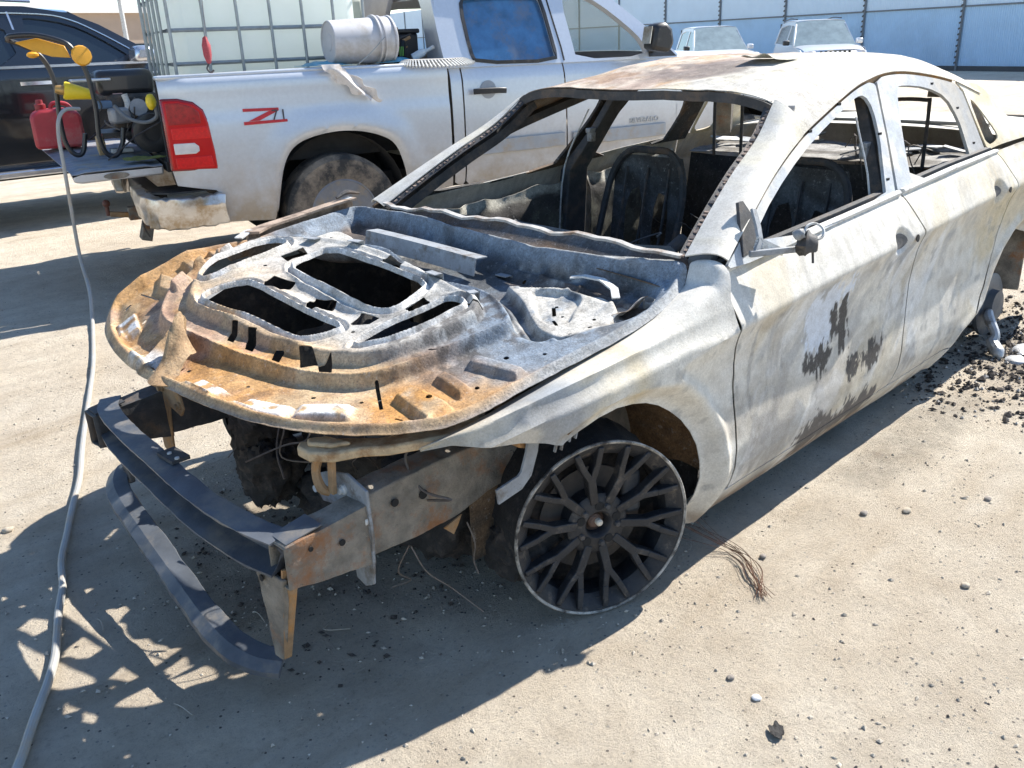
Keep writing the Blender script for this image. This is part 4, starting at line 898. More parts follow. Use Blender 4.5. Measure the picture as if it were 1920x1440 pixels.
# engine and gearbox: charred castings
def lump(name, c, r, seed, mat=M_char, det=4.5, amp=.30):
    def fn(u, v):
        a, t = 2*math.pi*v, math.pi*u; x, y, z = np.sin(t)*np.cos(a), np.sin(t)*np.sin(a), np.cos(t)
        k = 1+amp*(fbm(x*det*.5+seed, y*det*.5, z*det*.5, 4, seed)-.5)*2+.10*(np.abs(fbm(x*det*2, y*det*2, z*det*2+seed, 3, seed+3)-.5)*4-.5)
        p = 4.0; bx = (np.abs(x)**p+np.abs(y)**p+np.abs(z)**p)**(-1/p)
        k = k*(.35+.65*bx); return c[0]+r[0]*k*x, c[1]+r[1]*k*y, c[2]+r[2]*k*z
    return patch(name, fn, np.linspace(.001,.999,40), np.linspace(0,1,60), mat, car, None, 0)
lump('engine_block', (.08,-.05,.42), (.24,.32,.25), 3); lump('gearbox', (.14,.33,.24), (.17,.17,.15), 7); lump('oil_pan', (.20,-.02,.14), (.17,.22,.10), 9)
lump('alternator', (.39,-.26,.42), (.09,.09,.10), 12, M_char, 6, .35); lump('compressor', (.40,-.24,.24), (.09,.10,.11), 14, M_char, 6, .35); lump('subframe_lump', (.10,.60,.17), (.10,.10,.10), 16)
b = MB(); b.lathe([(.03,-.015),(.062,-.015),(.070,-.008),(.062,0),(.070,.008),(.062,.015),(.03,.015)], (.345,.36,.545), (.2,.5,.9), 28, cap=False); b.build('pulley', M_dark, car, 40)
b = MB(); b.tube([(.30,.40,.53),(.24,.50,.55),(.12,.52,.50)], [.035,.03,.028], 10, 4); b.build('intake_hose', M_rail, car)
b = MB(); b.prism([(.28,.50,.56),(.34,.46,.55),(.30,.42,.60),(.26,.46,.61)], (0,.02,.015)); b.build('coolant_flange', M_rust, car, 20, .004)
wrn = random.Random(77); M_wire = plain('burnt_wire', (.12,.10,.085), .6, var=.4, scale=60)
for k in range(16):
    x, y, z = wrn.uniform(.0,.42), wrn.uniform(-.35,.55), wrn.uniform(.42,.60); p = [(x, y, z)]
    for j in range(4): x += wrn.uniform(-.08,.08); y += wrn.uniform(-.10,.10); z -= wrn.uniform(.0,.10); p.append((x, y, z))
    b = MB(); b.tube(p, wrn.uniform(.0015,.0035), 5, 5); b.build('loose_wire', M_wire, car)
for p in ([(.30,.60,.32),(.29,.615,.26),(.285,.60,.20),(.28,.61,.16)], [(.46,.57,.31),(.44,.60,.24),(.38,.62,.17),(.33,.68,.10)], [(.45,.55,.30),(.47,.52,.22),(.42,.50,.16),(.44,.44,.12)]):
    b = MB(); b.tube(p, .0022, 5, 6); b.build('loose_wire', M_wire, car)

# ---- cabin
M_cab = M_int
def cabcol(a, b_, k, seed, s1=6, s2=9):
    return lambda u, v, X: mix(mix(a, b_, ss(.40,.62,fbm(X[:,0]*s1+X[:,1]*3,X[:,2]*s2+X[:,1]*3,0,5,seed))), SOOT, k*ss(.45,.62,fbm(X[:,0]*14,X[:,2]*14+X[:,1]*9,2,4,seed+1)))
D1, D2 = np.array((.055,.052,.050)), np.array((.13,.115,.095))
patch('floor', lambda u, v: (u, v, .15+.05*np.exp(-(v/.14)**2)+.012*np.sin(v*30)*np.sin(u*11)), np.linspace(-2.6,-.42,60), np.linspace(-.76,.76,50), M_cab, car, None, .004, cabcol(D1*.8, D2*.7, .6, 101))
patch('firewall', lambda u, v: (-.47-.06*v+.02*np.sin(u*9), u, .15+.63*v), np.linspace(-.78,.78,50), np.linspace(0,1,26), M_cab, car, None, .004, cabcol(D1, D2, .5, 103))
def cowl(u, v): return -.40-.14*v, .70*u, .80+.05*v-.03*np.sin(v*math.pi)+.035*(1-u*u)
patch('cowl', cowl, np.linspace(-1,1,50), np.linspace(0,1,14), M_cab, car, None, .003, cabcol(STEEL*.6, BROWN, .4, 105))
b = MB(); b.sweep(catmull([(-.47,-.70,.885),(-.425,-.45,.905),(-.405,-.1,.915),(-.415,.2,.910),(-.44,.45,.898),(-.475,.69,.882)], 6), [(-.012,-.006),(.009,-.007),(.010,.001),(-.010,.003)]); b.V = [(x+.004*math.sin(y*31), y, z+.006*math.sin(y*17+1)+.004*math.sin(y*43)) for x, y, z in b.V]; b.build('cowl_flange', plain('cowl_edge', (.40,.39,.37), .8, var=.5, scale=14, bmp=.3, dirt=(.18,.12,.08), dirt_amt=.4, dscale=10), car, 30)
b = MB(); b.tube([(-.68,-.74,.70),(-.66,0,.72),(-.68,.74,.70)], .030, 10, 4); b.build('dash_beam', M_dark, car)
b = MB(); b.tube([(-.68,.36,.70),(-.95,.36,.80)], .022, 10); b.build('steering_column', M_dark, car)
# inner door skins: crumpled, ash along the top edge
def inner(u, v, s, zt):
    zz = .16+(zt(u)-.16)*v
    y = .795-.05*np.sin(math.pi*np.clip(v,0,1))**.5*0-.035*ss(.2,.5,v)*ss(1,.85,v)+.02*(fbm(u*5,zz*5,0,4,111)-.5)-.03*ss(.90,1.0,v)*(.5+.5*np.sin(u*26+3*np.sin(u*7)))
    return u, s*y, zz
for s, par0, par1 in ((-1, FDR, RDR), (1, FD, RD)):
    for par, a, c in ((par0, -.56, -1.56), (par1, -1.76, -2.45)):
        zt = lambda u: zbelt(u)-.045-.03*fbm(u*7,0,0,3,112)-.02*np.abs(np.sin(u*9))
        patch('inner_skin', lambda u, v: inner(u, v, s, zt), np.linspace(c, a, 70), np.linspace(0,1,44), M_cab, par, None, .003,
              lambda u, v, X: mix(mix(mix(D1*1.25, np.array((.17,.165,.13)), ss(.35,.6,fbm(X[:,0]*5,X[:,2]*5,0,5,113))), SOOT, .55*ss(.5,.62,fbm(X[:,0]*12,X[:,2]*12,0,4,114))), np.array((.62,.60,.52)), .9*ss(.915,.955,v+.04*(fbm(X[:,0]*9,0,0,3,115)-.5))))
# B pillars
for s in (1, -1):
    b = MB(); V = []; F = []
    st = [(.15,-1.50,-1.70,.80,.05),(.50,-1.53,-1.69,.79,.05),(.88,-1.57,-1.70,.765,.04),(1.08,-1.665,-1.765,.655,.03),(1.285,-1.74,-1.85,.555,.03)]
    for z, x0, x1, y, w in st:
        for x, yy in ((x0, y+w*.5), (x0, y-w), (x1, y-w), (x1, y+w*.5)): V.append((x, s*yy, z))
    for i in range(len(st)-1):
        for k in range(4): F.append([i*4+k, i*4+(k+1) % 4, (i+1)*4+(k+1) % 4, (i+1)*4+k])
    b.add(V, F); bpil = b.build('b_pillar', M_dark, car, 30, .006)
    b = MB(); b.box((-1.645,s*.655,1.06), (.05,.03,.022)); b.box((-1.645,s*.655,1.035), (.03,.03,.05)); b.build('belt_anchor', M_grey, bpil, 30, .004)
    b = MB(); b.tube([(-1.60,s*.63,1.16),(-1.545,s*.735,.90),(-1.52,s*.755,.55),(-1.50,s*.76,.25)], .004, 6, 4); b.build('door_seal_wire', M_lipw, bpil)
    b = MB(); b.sweep([(x, s*(ygh(x, z)-.04), z-.012) for x, z in GAPL[4:]], [(-.03,-.018),(.03,-.018),(.03,.014),(-.03,.014)]); b.build('roof_rail', M_rust if s > 0 else M_dark, car, 30)
# seat frames
def seat(y0, x0):
    b = MB(); hp_ = [(x0+.16,y0-.21,.36),(x0+.06,y0-.22,.62),(x0-.01,y0-.20,.86),(x0-.03,y0-.12,.965),(x0-.035,y0,.975),(x0-.03,y0+.12,.965),(x0-.01,y0+.20,.86),(x0+.06,y0+.22,.62),(x0+.16,y0+.21,.36)]
    b.tube(hp_, .016, 8, 4); st = b.build('front_seat_frame', M_dark, car)
    hole1 = chaikin([(-.13,.50),(-.13,.78),(-.03,.82),(-.02,.50)], 1); hole2 = chaikin([(.04,.50),(.05,.80),(.13,.78),(.13,.52)], 1)
    patch('seat_back_panel', lambda u, v: (x0-.035+.14*(.95-v)*.8+.012*np.sin(u*14), y0+u, v), np.linspace(-.20,.20,40), np.linspace(.42,.95,44), M_cab, st,
          lambda u, v: np.minimum(np.minimum(-sdpoly(u, v, hole1), -sdpoly(u, v, hole2)), .205-np.abs(u)-.25*np.clip(v-.86,0,1)), .003, cabcol(D1*1.2, np.array((.12,.13,.14)), .4, 121))
    for dx in (-.12, 0, .12):
        b = MB(); b.tube([(x0-.02,y0+dx,.90),(x0+.03,y0+dx,.66),(x0+.10,y0+dx,.44)], .007, 6); b.build('seat_strut', M_dark, st)
    b = MB(); b.box((x0+.30,y0,.33), (.46,.44,.04)); b.build('seat_pan', M_dark, st, 30, .01)
    for sy in (-.2,.2):
        b = MB(); b.bar((x0+.52,y0+sy,.20), (x0+.10,y0+sy,.20), .04, .05); b.build('seat_rail', M_dark, st, 30)
seat(-.38, -1.70); seat(.38, -1.70)
crn = random.Random(91)
for k in range(26):                                     # wires and cables hanging through the cabin
    x, y, z = crn.uniform(-2.2,-.6), crn.choice((-1,1))*crn.uniform(.1,.72), crn.uniform(.45,.85); p = [(x, y, z)]
    for j in range(4): x += crn.uniform(-.14,.14); y += crn.uniform(-.10,.10); z -= crn.uniform(-.03,.12); p.append((x, y, max(z,.2)))
    b = MB(); b.tube(p, crn.uniform(.0018,.004), 5, 5); b.build('hanging_wire', (M_wire, M_dark, M_grey)[k % 3], car)
for k in range(16):                                     # collapsed trim and ash heaps
    x, y = crn.uniform(-2.3,-.75), crn.uniform(-.62,.62); b = MB()
    b.ball((x, y, .20+crn.uniform(0,.05)), crn.uniform(.06,.15), 14, (1.3,1.,.55), .30, crn); b.build('ash_heap', (M_char, M_dark, M_rail)[k % 3], car, 60)
for k in range(9):                                      # dash remains under the screen
    x, y = crn.uniform(-.80,-.62), crn.uniform(-.62,.62); b = MB()
    b.box((x, y, crn.uniform(.66,.82)), (crn.uniform(.05,.16), crn.uniform(.06,.22), crn.uniform(.02,.09)), Matrix.Rotation(crn.uniform(-.5,.5), 3, 'X') @ Matrix.Rotation(crn.uniform(0,3), 3, 'Z')); warp(b.build('dash_bracket', (M_dark, M_rail)[k % 2], car, 20), .012, .05, 3)
# rear bench back, shelf rubble, headrest hoops, trunk floor
patch('rear_seat_panel', lambda u, v: (-2.42-.16*(v-.2)+.02*np.sin(u*11), u, v), np.linspace(-.72,.72,60), np.linspace(.16,.86,40), M_cab, car, None, .004, cabcol(D1*.9, D2*.7, .5, 131))
shelf = patch('parcel_shelf', lambda u, v: (-2.50-.46*v, .70*u, .872+.03*v+.03*(fbm(u*5,v*4,0,4,133)-.4)), np.linspace(-1,1,60), np.linspace(0,1,24), M_cab, car, lambda u, v: .9-ss(.12,.05,np.hypot(np.abs(u)-.5,(v-.5)*.7)), .003, cabcol(np.array((.40,.39,.37)), D2, .5, 134, 9, 9))
for k in range(14):
    rr = random.Random(200+k); x, y = rr.uniform(-2.9,-2.52), rr.uniform(-.62,.62); b = MB()
    b.box((x, y, .905+rr.uniform(0,.02)), (rr.uniform(.04,.14), rr.uniform(.06,.22), .006), Matrix.Rotation(rr.uniform(-.35,.35), 3, 'X') @ Matrix.Rotation(rr.uniform(0,3), 3, 'Z')); b.build('fallen_scrap', M_lipw if k % 2 else M_grey, shelf, 0)
patch('backlight_frame', lambda u, v: (-2.80-.22*v-.05*(1-u*u), .62*u, 1.235-.235*v), np.linspace(-1,1,30), np.array([.93,1.0]), M_side, car, None, .004, fr_col)
for y in (.46, -.46):
    b = MB(); b.tube([(-2.50,y-.085,.86),(-2.49,y-.085,1.13),(-2.49,y-.07,1.155),(-2.49,y+.06,1.155),(-2.49,y+.075,1.13),(-2.50,y+.075,.86)], .0085, 8, 4); b.build('headrest_hoop', M_dark, car)
rr = random.Random(9)
for k in range(7):
    x, y = rr.uniform(-2.7,-2.2), rr.uniform(.1,.6); b = MB(); b.tube([(x,y,.80),(x-.05,y+rr.uniform(-.1,.1),.90+rr.uniform(0,.1)),(x-.1,y+rr.uniform(-.15,.15),.93)], .003, 5, 4); b.build('cabin_wire', M_wire, car)
patch('trunk_floor', lambda u, v: (u, .7*v, .28+.02*np.sin(u*9)*np.sin(v*9)), np.linspace(-3.8,-2.5,20), np.linspace(-1,1,20), M_cab, car, None, .004, cabcol(D1, D2, .5, 141))
# ------------------------------------------------------------------ silver pickup behind the wreck
truck = empty('pickup_truck', 'silver pickup truck with lowered tailgate parked behind the burnt sedan', 'truck', (-1.0285,-4.2288,0), R(164.495))
def dusty_paint(name, col, dust=(.40,.31,.21), z0=.45, z1=1.05, metal=.35, rough=.32, low=.85):
    m, t, b = nodes(name); co = objco(t); n = noise_node(t, 7, 9, .65, co); n2 = noise_node(t, 45, 6, .7, co)
    sx = N(t, 'ShaderNodeSeparateXYZ'); t.links.new(co, sx.inputs[0])
    mr = N(t, 'ShaderNodeMapRange'); mr.inputs[1].default_value = z1; mr.inputs[2].default_value = z0; mr.inputs[3].default_value = 0; mr.inputs[4].default_value = low
    t.links.new(sx.outputs[2], mr.inputs[0])
    mu = N(t, 'ShaderNodeMath', operation='MULTIPLY'); t.links.new(mr.outputs[0], mu.inputs[0]); t.links.new(ramp(t, n.outputs[0], [(.30, (.45,)*3), (.62, (1.15,)*3)]).outputs[0], mu.inputs[1])
    c = mixc(t, mu.outputs[0], col, dust)
    c = mixc(t, 1., c, ramp(t, n2.outputs[0], [(.3, (.93,)*3), (.7, (1.03,)*3)]).outputs[0], 'MULTIPLY')
    t.links.new(c, b.inputs['Base Color'])
    rr = N(t, 'ShaderNodeMapRange'); rr.inputs[3].default_value = rough; rr.inputs[4].default_value = .8; t.links.new(mu.outputs[0], rr.inputs[0]); t.links.new(rr.outputs[0], b.inputs['Roughness'])
    mm = N(t, 'ShaderNodeMapRange'); mm.inputs[3].default_value = metal; mm.inputs[4].default_value = 0; t.links.new(mu.outputs[0], mm.inputs[0]); t.links.new(mm.outputs[0], b.inputs['Metallic'])
    MATS[name] = m; return m
M_silver = dusty_paint('silver_truck_paint', (.60,.63,.67))
M_blackpl = plain('black_plastic', (.018,.018,.02), .45, var=.3, scale=20, bmp=.1, dirt=(.10,.085,.07), dirt_amt=.18, dscale=9)
M_rubber = plain('tyre_rubber', (.035,.034,.033), .85, var=.3, scale=30, bmp=.3, dirt=(.25,.20,.15), dirt_amt=.55, dscale=5)
M_under = plain('dark_underbody', (.02,.019,.018), .9, var=.5, scale=9)
M_seam = plain('panel_gap', (.015,.015,.016), .8, var=.2)
M_red = plain('red_lens', (.46,.003,.004), .3, var=.15, scale=12, coat=.15, spec=.3)
M_redd = plain('dark_red_lens', (.20,.008,.010), .2, var=.15, scale=12, coat=.5)
M_clear = plain('clear_lens', (.62,.58,.56), .15, var=.15, scale=14, coat=.6)
M_chrome = plain('dented_chrome', (.62,.60,.57), .32, metal=.75, var=.15, scale=6, dirt=(.36,.28,.19), dirt_amt=.55, dscale=7)
M_moulding = plain('grey_moulding', (.36,.37,.38), .6, var=.12, scale=10, dirt=(.38,.31,.23), dirt_amt=.4, dscale=4)
T_ARCH = chaikin([(.60,.30),(.645,.60),(.70,.80),(.80,.905),(1.02,.950),(1.20,.945),(1.36,.905),(1.47,.845),(1.52,.72),(1.545,.60),(1.56,.30)], 2, False)
def tside(x, z):
    y = np.interp(z, [.40,.50,.62,.80,.95,1.05,1.12,1.20,1.26,1.305,1.335,1.35], [.935,.962,.982,.992,.996,.994,.984,.982,.984,.978,.955,.92])
    d = sdline(x, z, T_ARCH); y = y+.022*ss(.20,.05,d)*ss(1.25,.9,z)-.03*ss(.03,0,d)
    return y-.025*ss(.16,0,x)
def tpart(name, poly, fn=tside, mat=M_silver, parent=truck, s=-1, step=.022, thick=.004, holes=(), col=None):
    p = np.asarray(poly)
    def keep(u, v):
        k = sdpoly(u, v, p)
        for h in holes: k = np.minimum(k, -sdpoly(u, v, h))
        return k
    return patch(name, lambda u, v: (u, s*fn(u, v), v), np.arange(p[:,0].min()-step, p[:,0].max()+step, step), np.arange(p[:,1].min()-step, p[:,1].max()+step, step), mat, parent, keep, thick, col, flip=(s > 0))
bed_poly = [(.0,1.338),(.02,1.345),(1.895,1.338),(1.895,.50)]+[(1.56,.46)]+[tuple(p) for p in T_ARCH[::-1] if p[1] > .47]+[(.60,.42),(.27,.44),(.255,.65),(.02,.70),(.0,.82)]
for s in (-1, 1):
    bs = tpart('bed_side', bed_poly, s=s)
    b = MB(); b.sweep([(.0,s*.90,1.338),(.9,s*.90,1.344),(1.895,s*.90,1.338)], [(-.065,-.02),(.06,-.02),(.062,.004),(-.065,.004)]); b.build('bed_rail', M_silver, bs, 30, .01)
    b = MB(); b.box((.95,s*.80,1.08), (1.88,.05,.50)); b.build('bed_inner_wall', M_under if s < 0 else M_blackpl, bs, 30)
    # taillight wrapping the corner
    tl = [(.005,1.205),(.10,1.203),(.185,1.180),(.235,1.135),(.258,1.06),(.272,.90),(.274,.785),(.005,.800)]
    b = MB(); b.prism([(x, s*1.000, z) for x, z in tl], (0,-s*.05,0)); lens = b.build('taillight', M_red, truck, 30, .012)
    b = MB(); b.prism([(x*1.05-.008, s*.992, (z-.99)*1.045+.99) for x, z in tl], (0,-s*.05,0)); b.build('light_bezel', M_redd, lens, 30, .01)
    b = MB(); b.prism([(x, s*1.0025, z) for x, z in ((.03,.955),(.155,.952),(.180,.93),(.180,.90),(.155,.885),(.03,.888))], (0,-s*.02,0)); b.build('reverse_lamp', M_clear, lens, 30, .006)
    b = MB(); b.prism([(x, s*1.0018, z) for x, z in ((.02,1.19),(.10,1.188),(.17,1.165),(.21,1.13),(.215,1.06),(.02,1.06))], (0,-s*.02,0)); b.build('lens_panel', plain('red_lens_bright', (.30,.006,.008), .3, var=.5, scale=40, coat=.2, spec=.4), lens, 30, .006)
    for z0, z1 in ((.87,.80),(1.045,.97)):
        b = MB(); b.prism([(x, s*1.0015, z) for x, z in ((.03,z0),(.245,z0),(.255,z1),(.03,z1+.006))], (0,-s*.02,0)); b.build('lens_panel', plain('red_lens_segment', (.60,.006,.006), .3, var=.25, scale=60, coat=.2, spec=.4), lens, 30, .005)
    # wheels
    for wx in (1.07, 4.72):
        b = MB(); wy = s*.86; b.lathe([(.235,.115),(.30,.128),(.365,.122),(.395,.09),(.400,.04),(.400,-.10),(.36,-.13),(.235,-.12)], (wx,wy,.40), (0,s,0), 48, cap=False); wh = b.build('wheel', M_rubber, truck, 30)
        b = MB(); b.lathe([(.238,.112),(.225,.118),(.215,.09),(.205,.06),(.185,.055),(.15,.075),(.09,.082),(.085,.095),(.05,.098),(0,.098)], (wx,wy,.40), (0,s,0), 40); rm = b.build('rim', plain('steel_rim', (.20,.205,.22), .5, metal=.3, var=.2, scale=12, dirt=(.28,.23,.17), dirt_amt=.35, dscale=10), wh, 40)
        for k in range(12):
            a = 2*math.pi*k/12; b = MB(); b.lathe([(.013,0),(.013,.003),(0,.003)], (wx+.166*math.cos(a), wy+s*.0665, .40+.166*math.sin(a)), (0,s,0), 10); b.build('rim_hole', M_hole, wh)
        b = MB(); b.lathe([(.46,.10),(.46,-.28),(0,-.28)], (wx,wy,.48), (0,s,0), 30, cap=False); b.build('wheel_well', M_under, truck)
    # cab skins
    def cside(x, z): return np.interp(z, [.40,.50,.60,.78,.95,1.10,1.22,1.285,1.31], [.925,.955,.980,.992,.997,.994,.985,.965,.94])-.03*ss(4.9,5.4,x)
    gap = .006
    tpart('cab_corner', [(1.915,1.32),(2.005-gap,1.318),(2.0-gap,.50),(1.915,.51)], cside, s=s)
    rdp = tpart('rear_door', [(2.005+gap,1.318),(2.84-gap,1.308),(2.855-gap,.80),(2.86-gap,.50),(2.0+gap,.50)], cside, s=s)
    fdp = tpart('front_door', [(2.84+gap,1.308),(3.86-gap,1.300),(3.90-gap,1.0),(3.90-gap,.50),(2.86+gap,.50),(2.855+gap,.8)], cside, s=s)
    fa = [(4.27,.40)]+[(4.72+.47*math.cos(a), .45+.47*math.sin(a)) for a in np.linspace(math.pi,0,14)]+[(5.19,.40)]
    tpart('front_fender', [(3.86+gap,1.300),(4.7,1.27),(5.15,1.18),(5.28,1.0),(5.30,.55)]+fa[::-1]+[(3.90+gap,.48)], cside, s=s)
    for par, x0, x1 in ((rdp, 2.045, 2.826), (fdp, 3.06 if s < 0 else 2.9, 3.775)):
        b = MB(); x0 = 2.90 if par is fdp else x0
        b.prism([(x0, s*1.000, .800),(x1, s*1.000, .806),(x1, s*1.000, .708),(x0, s*1.000, .700)], (0,s*.012,0)); b.build('door_moulding', M_moulding, par, 30, .005)
    b = MB(); b.sweep([(2.065,s*1.028,1.140),(2.12,s*1.036,1.142),(2.26,s*1.036,1.140),(2.325,s*1.028,1.135)], [(-.006,-.020),(.012,-.022),(.014,.016),(-.006,.018)], (0,0,1)); b.build('door_handle', M_blackpl, rdp, 30, .006)
    b = MB(); b.lathe([(0,.001),(.06,.001),(.062,.004),(0,.004)], (2.20,s*.992,1.145), (0,s,0), 24); b.build('handle_cup', plain('handle_cup_shade', (.33,.35,.38), .5, var=.1), rdp)
    b = MB(); b.sweep([(3.00,s*1.028,1.135),(3.06,s*1.036,1.137),(3.20,s*1.036,1.135),(3.25,s*1.028,1.130)], [(-.006,-.020),(.012,-.022),(.014,.016),(-.006,.018)], (0,0,1)); b.build('door_handle', M_blackpl, fdp, 30, .006)
    # greenhouse: leaning in from belt to roof
    def cgh(x, z): return .965-.19*(z-1.30)/.52
    out = [(1.895,1.30),(1.885,1.55),(1.885,1.80),(1.95,1.835),(3.05,1.845),(3.25,1.80),(3.42,1.70),(3.66,1.52),(3.88,1.345),(3.93,1.29)]
    w1 = chaikin([(2.13,1.325),(2.105,1.40),(2.095,1.70),(2.14,1.76),(2.72,1.762),(2.755,1.72),(2.79,1.40),(2.795,1.312)], 1)
    w2 = chaikin([(2.965,1.312),(2.955,1.45),(2.93,1.70),(2.97,1.765),(3.12,1.76),(3.27,1.69),(3.48,1.535),(3.60,1.42),(3.625,1.312)], 1)
    tpart('cab_frame', out, cgh, s=s, holes=[w1, w2], thick=.05, step=.018)
    xz = lambda poly, off: [(x, s*(cgh(x, z)+off), z) for x, z in poly]
    b = MB(); b.prism(xz([(2.85,1.31),(2.845,1.40),(2.80,1.72),(2.79,1.80),(2.80,1.80),(2.812,1.72),(2.857,1.40),(2.862,1.31)], .001), (0,s*.002,0)); b.build('door_gap', M_seam, fdp, 0)
    if s < 0:
        b = MB(); b.prism(xz(w1, -.028), (0,.004,0)); b.build('rear_window', plain('blue_film_glass', (.045,.14,.30), .15, var=.45, scale=7, dirt=(.10,.14,.22), dirt_amt=.4, dscale=6, coat=.6), rdp, 0)
        def film(u, v): return u, -(cgh(u, v)-.045-.012*fbm(u*9, v*9, 0, 4, 151)), v
        b = MB(); b.sweep([(x, -(cgh(x, z)+.002), z) for x, z in w1]+[(w1[0][0], -(cgh(*w1[0])+.002), w1[0][1])], [(-.012,-.004),(.012,-.004),(.012,.006),(-.012,.006)], (0,-1,0)); b.build('window_seal', M_blackpl, rdp, 30)
    b = MB(); b.prism([(3.47,s*1.08,1.36),(3.64,s*1.08,1.33),(3.68,s*1.08,1.40),(3.66,s*1.08,1.50),(3.60,s*1.08,1.55),(3.50,s*1.08,1.53)], (0,s*.14,0)); mr = b.build('door_mirror', M_blackpl, truck, 30, .03)
    b = MB(); b.prism([(3.462,s*1.10,1.40),(3.462,s*1.20,1.40),(3.482,s*1.20,1.52),(3.482,s*1.10,1.52)], (-.006,0,0)); b.build('mirror_glass', M_chrome, mr, 0)
    b = MB(); b.bar((3.66,s*.95,1.36), (3.60,s*1.09,1.38), .05, .05); b.build('mirror_stalk', M_blackpl, mr, 30)
    b = MB(); b.prism([(3.63,s*.965,1.305),(3.90,s*.96,1.300),(3.74,s*.925,1.44),(3.64,s*.905,1.50)], (0,s*.006,0)); b.build('mirror_sail', M_blackpl, fdp, 20)
def roofp(u, v): return 1.90+1.36*u, .80*v, 1.83+.035*np.sin(math.pi*u)+.02*(1-v*v)-.02*np.abs(v)**6
patch('cab_roof', roofp, np.linspace(0,1,24), np.linspace(-1,1,24), M_silver, truck, None, .01, flip=False)
M_wsh = glass('windshield_glass', (.45,.55,.52), .05, .35)
patch('windshield', lambda u, v: (3.25+.62*u, v*(.78+.12*u), 1.84-.53*u+.04*(1-v*v)*u), np.linspace(0,1,12), np.linspace(-1,1,16), M_wsh, truck, None, .005)
patch('rear_cab_wall', lambda u, v: (1.90+0*u, .90*v*np.interp(u,[.5,.9,1.35],[1,1,.87]), .5+u), np.linspace(0,1.34,20), np.linspace(-1,1,20), M_silver, truck, lambda u, v: np.maximum(.82-u, np.maximum(np.abs(v)-.72, u-1.26))+.0, .01)
patch('truck_hood', lambda u, v: (3.86+1.40*u, v*(.93-.08*u), 1.335-.06*u-.14*u**5-.04*np.abs(v)**5+.015*(1-v*v)), np.linspace(0,1,30), np.linspace(-1,1,30), M_silver, truck, None, .006)
b = MB(); b.box((5.30,0,.90), (.06,1.75,.50)); b.build('grille', M_blackpl, truck, 30, .02)
b = MB(); b.box((5.38,0,.55), (.16,1.95,.24)); b.build('front_bumper', M_chrome, truck, 30, .04)
b = MB(); b.box((2.7,0,.55), (4.6,1.55,.16)); b.build('chassis', M_under, truck, 0)
b = MB(); b.box((3.0,0,.62), (1.9,1.80,.10)); b.build('cab_floor', M_under, truck, 0)
M_tan = plain('tan_trim', (.42,.35,.27), .7, var=.2, scale=8)
b = MB(); b.prism([(3.40,-.86,1.12),(3.86,-.86,1.28),(3.86,-.86,.7),(3.45,-.86,.7)], (0,1.72,0)); b.build('dashboard', M_tan, truck, 30, .03)
b = MB(); b.prism([(3.395,.02,1.26),(3.46,.02,1.28),(3.62,.02,1.30),(3.62,.02,1.20),(3.395,.02,1.12)], (0,.45,0)); b.build('instrument_hood', plain('brown_trim', (.16,.12,.09), .7, var=.2), truck, 30, .03)
b = MB(); b.lathe([(.175,-.014),(.19,0),(.175,.014),(.16,0),(.175,-.014)], (3.28,.40,1.20), (-.85,0,.5), 32, cap=False); b.build('steering_wheel', M_blackpl, truck)
for y in (-.42,.42):
    b = MB(); b.prism([(2.72,y-.25,.75),(2.60,y-.23,1.40),(2.66,y-.22,1.44),(2.74,y-.22,1.40),(2.86,y-.25,.85),(3.30,y-.25,.85),(3.30,y-.25,.70)], (0,.48,0)); b.build('front_seat', M_tan, truck, 30, .05)
b = MB(); b.prism([(2.06,-.72,.80),(2.00,-.72,1.40),(2.12,-.72,1.42),(2.22,-.72,1.0),(2.55,-.72,.98),(2.55,-.72,.80)], (0,1.44,0)); b.build('rear_bench', M_tan, truck, 30, .05)
b = MB(); b.box((3.30,-.05,1.70), (.04,.22,.07)); b.build('interior_mirror', M_blackpl, truck, 30, .015)
b = MB(); b.box((3.16,-.45,1.785), (.30,.45,.03)); b.build('sun_visor', M_tan, truck, 30, .01)
# bed floor, front wall, tailgate, bumper, hitch
b = MB(); b.box((.95,0,.80), (1.90,1.62,.06)); b.build('bed_floor', M_under, truck, 0)
b = MB(); b.box((1.885,0,1.08), (.04,1.66,.50)); b.build('bed_front_wall', M_silver, truck, 30)
def tg(u, v): return -.02-(.525+.06*(1+v))*u, .77*v, .838+.030*v+.010*(np.abs(np.sin(v*26))>.75)*ss(.1,.2,u)*ss(.95,.85,u)-.01*u
tgate = patch('tailgate', tg, np.linspace(0,1,40), np.linspace(-1,1,120), plain('scuffed_tailgate_liner', (.24,.26,.29), .55, var=.3, scale=8, dirt=(.33,.28,.21), dirt_amt=.3, dscale=6), truck, None, .004)
b = MB(); b.add([(x, y, z+.03*y/.77) for x, zt, zb in ((-.02,.832,.785),(-.50,.828,.775),(-.545,.815,.785)) for y in (-.775,.775) for z in (zb, zt)], [[0,1,5,4],[4,5,9,8],[2,6,7,3],[6,10,11,7],[0,4,6,2],[4,8,10,6],[8,9,11,10],[0,2,3,1]]); b.build('tailgate_skin', M_silver, tgate, 30, .012)
b = MB(); b.prism([(-.30+.075*math.cos(a), -.776, .776+.020*math.sin(a)) for a in np.linspace(0,6.0,16)], (0,-.004,0)); b.build('hinge_cup', M_rail, tgate)
for s in (-1,1):
    b = MB(); b.tube([(.06,s*.80,1.10),(-.15,s*.79,1.0),(-.33,s*.77,.87)], .005, 6); b.build('tailgate_cable', M_blackpl, tgate)
bm_ = MB(); bm_.box((-.06,0,.56), (.10,1.3,.12)); rb = bm_.build('rear_bumper', M_blackpl, truck, 30, .01)
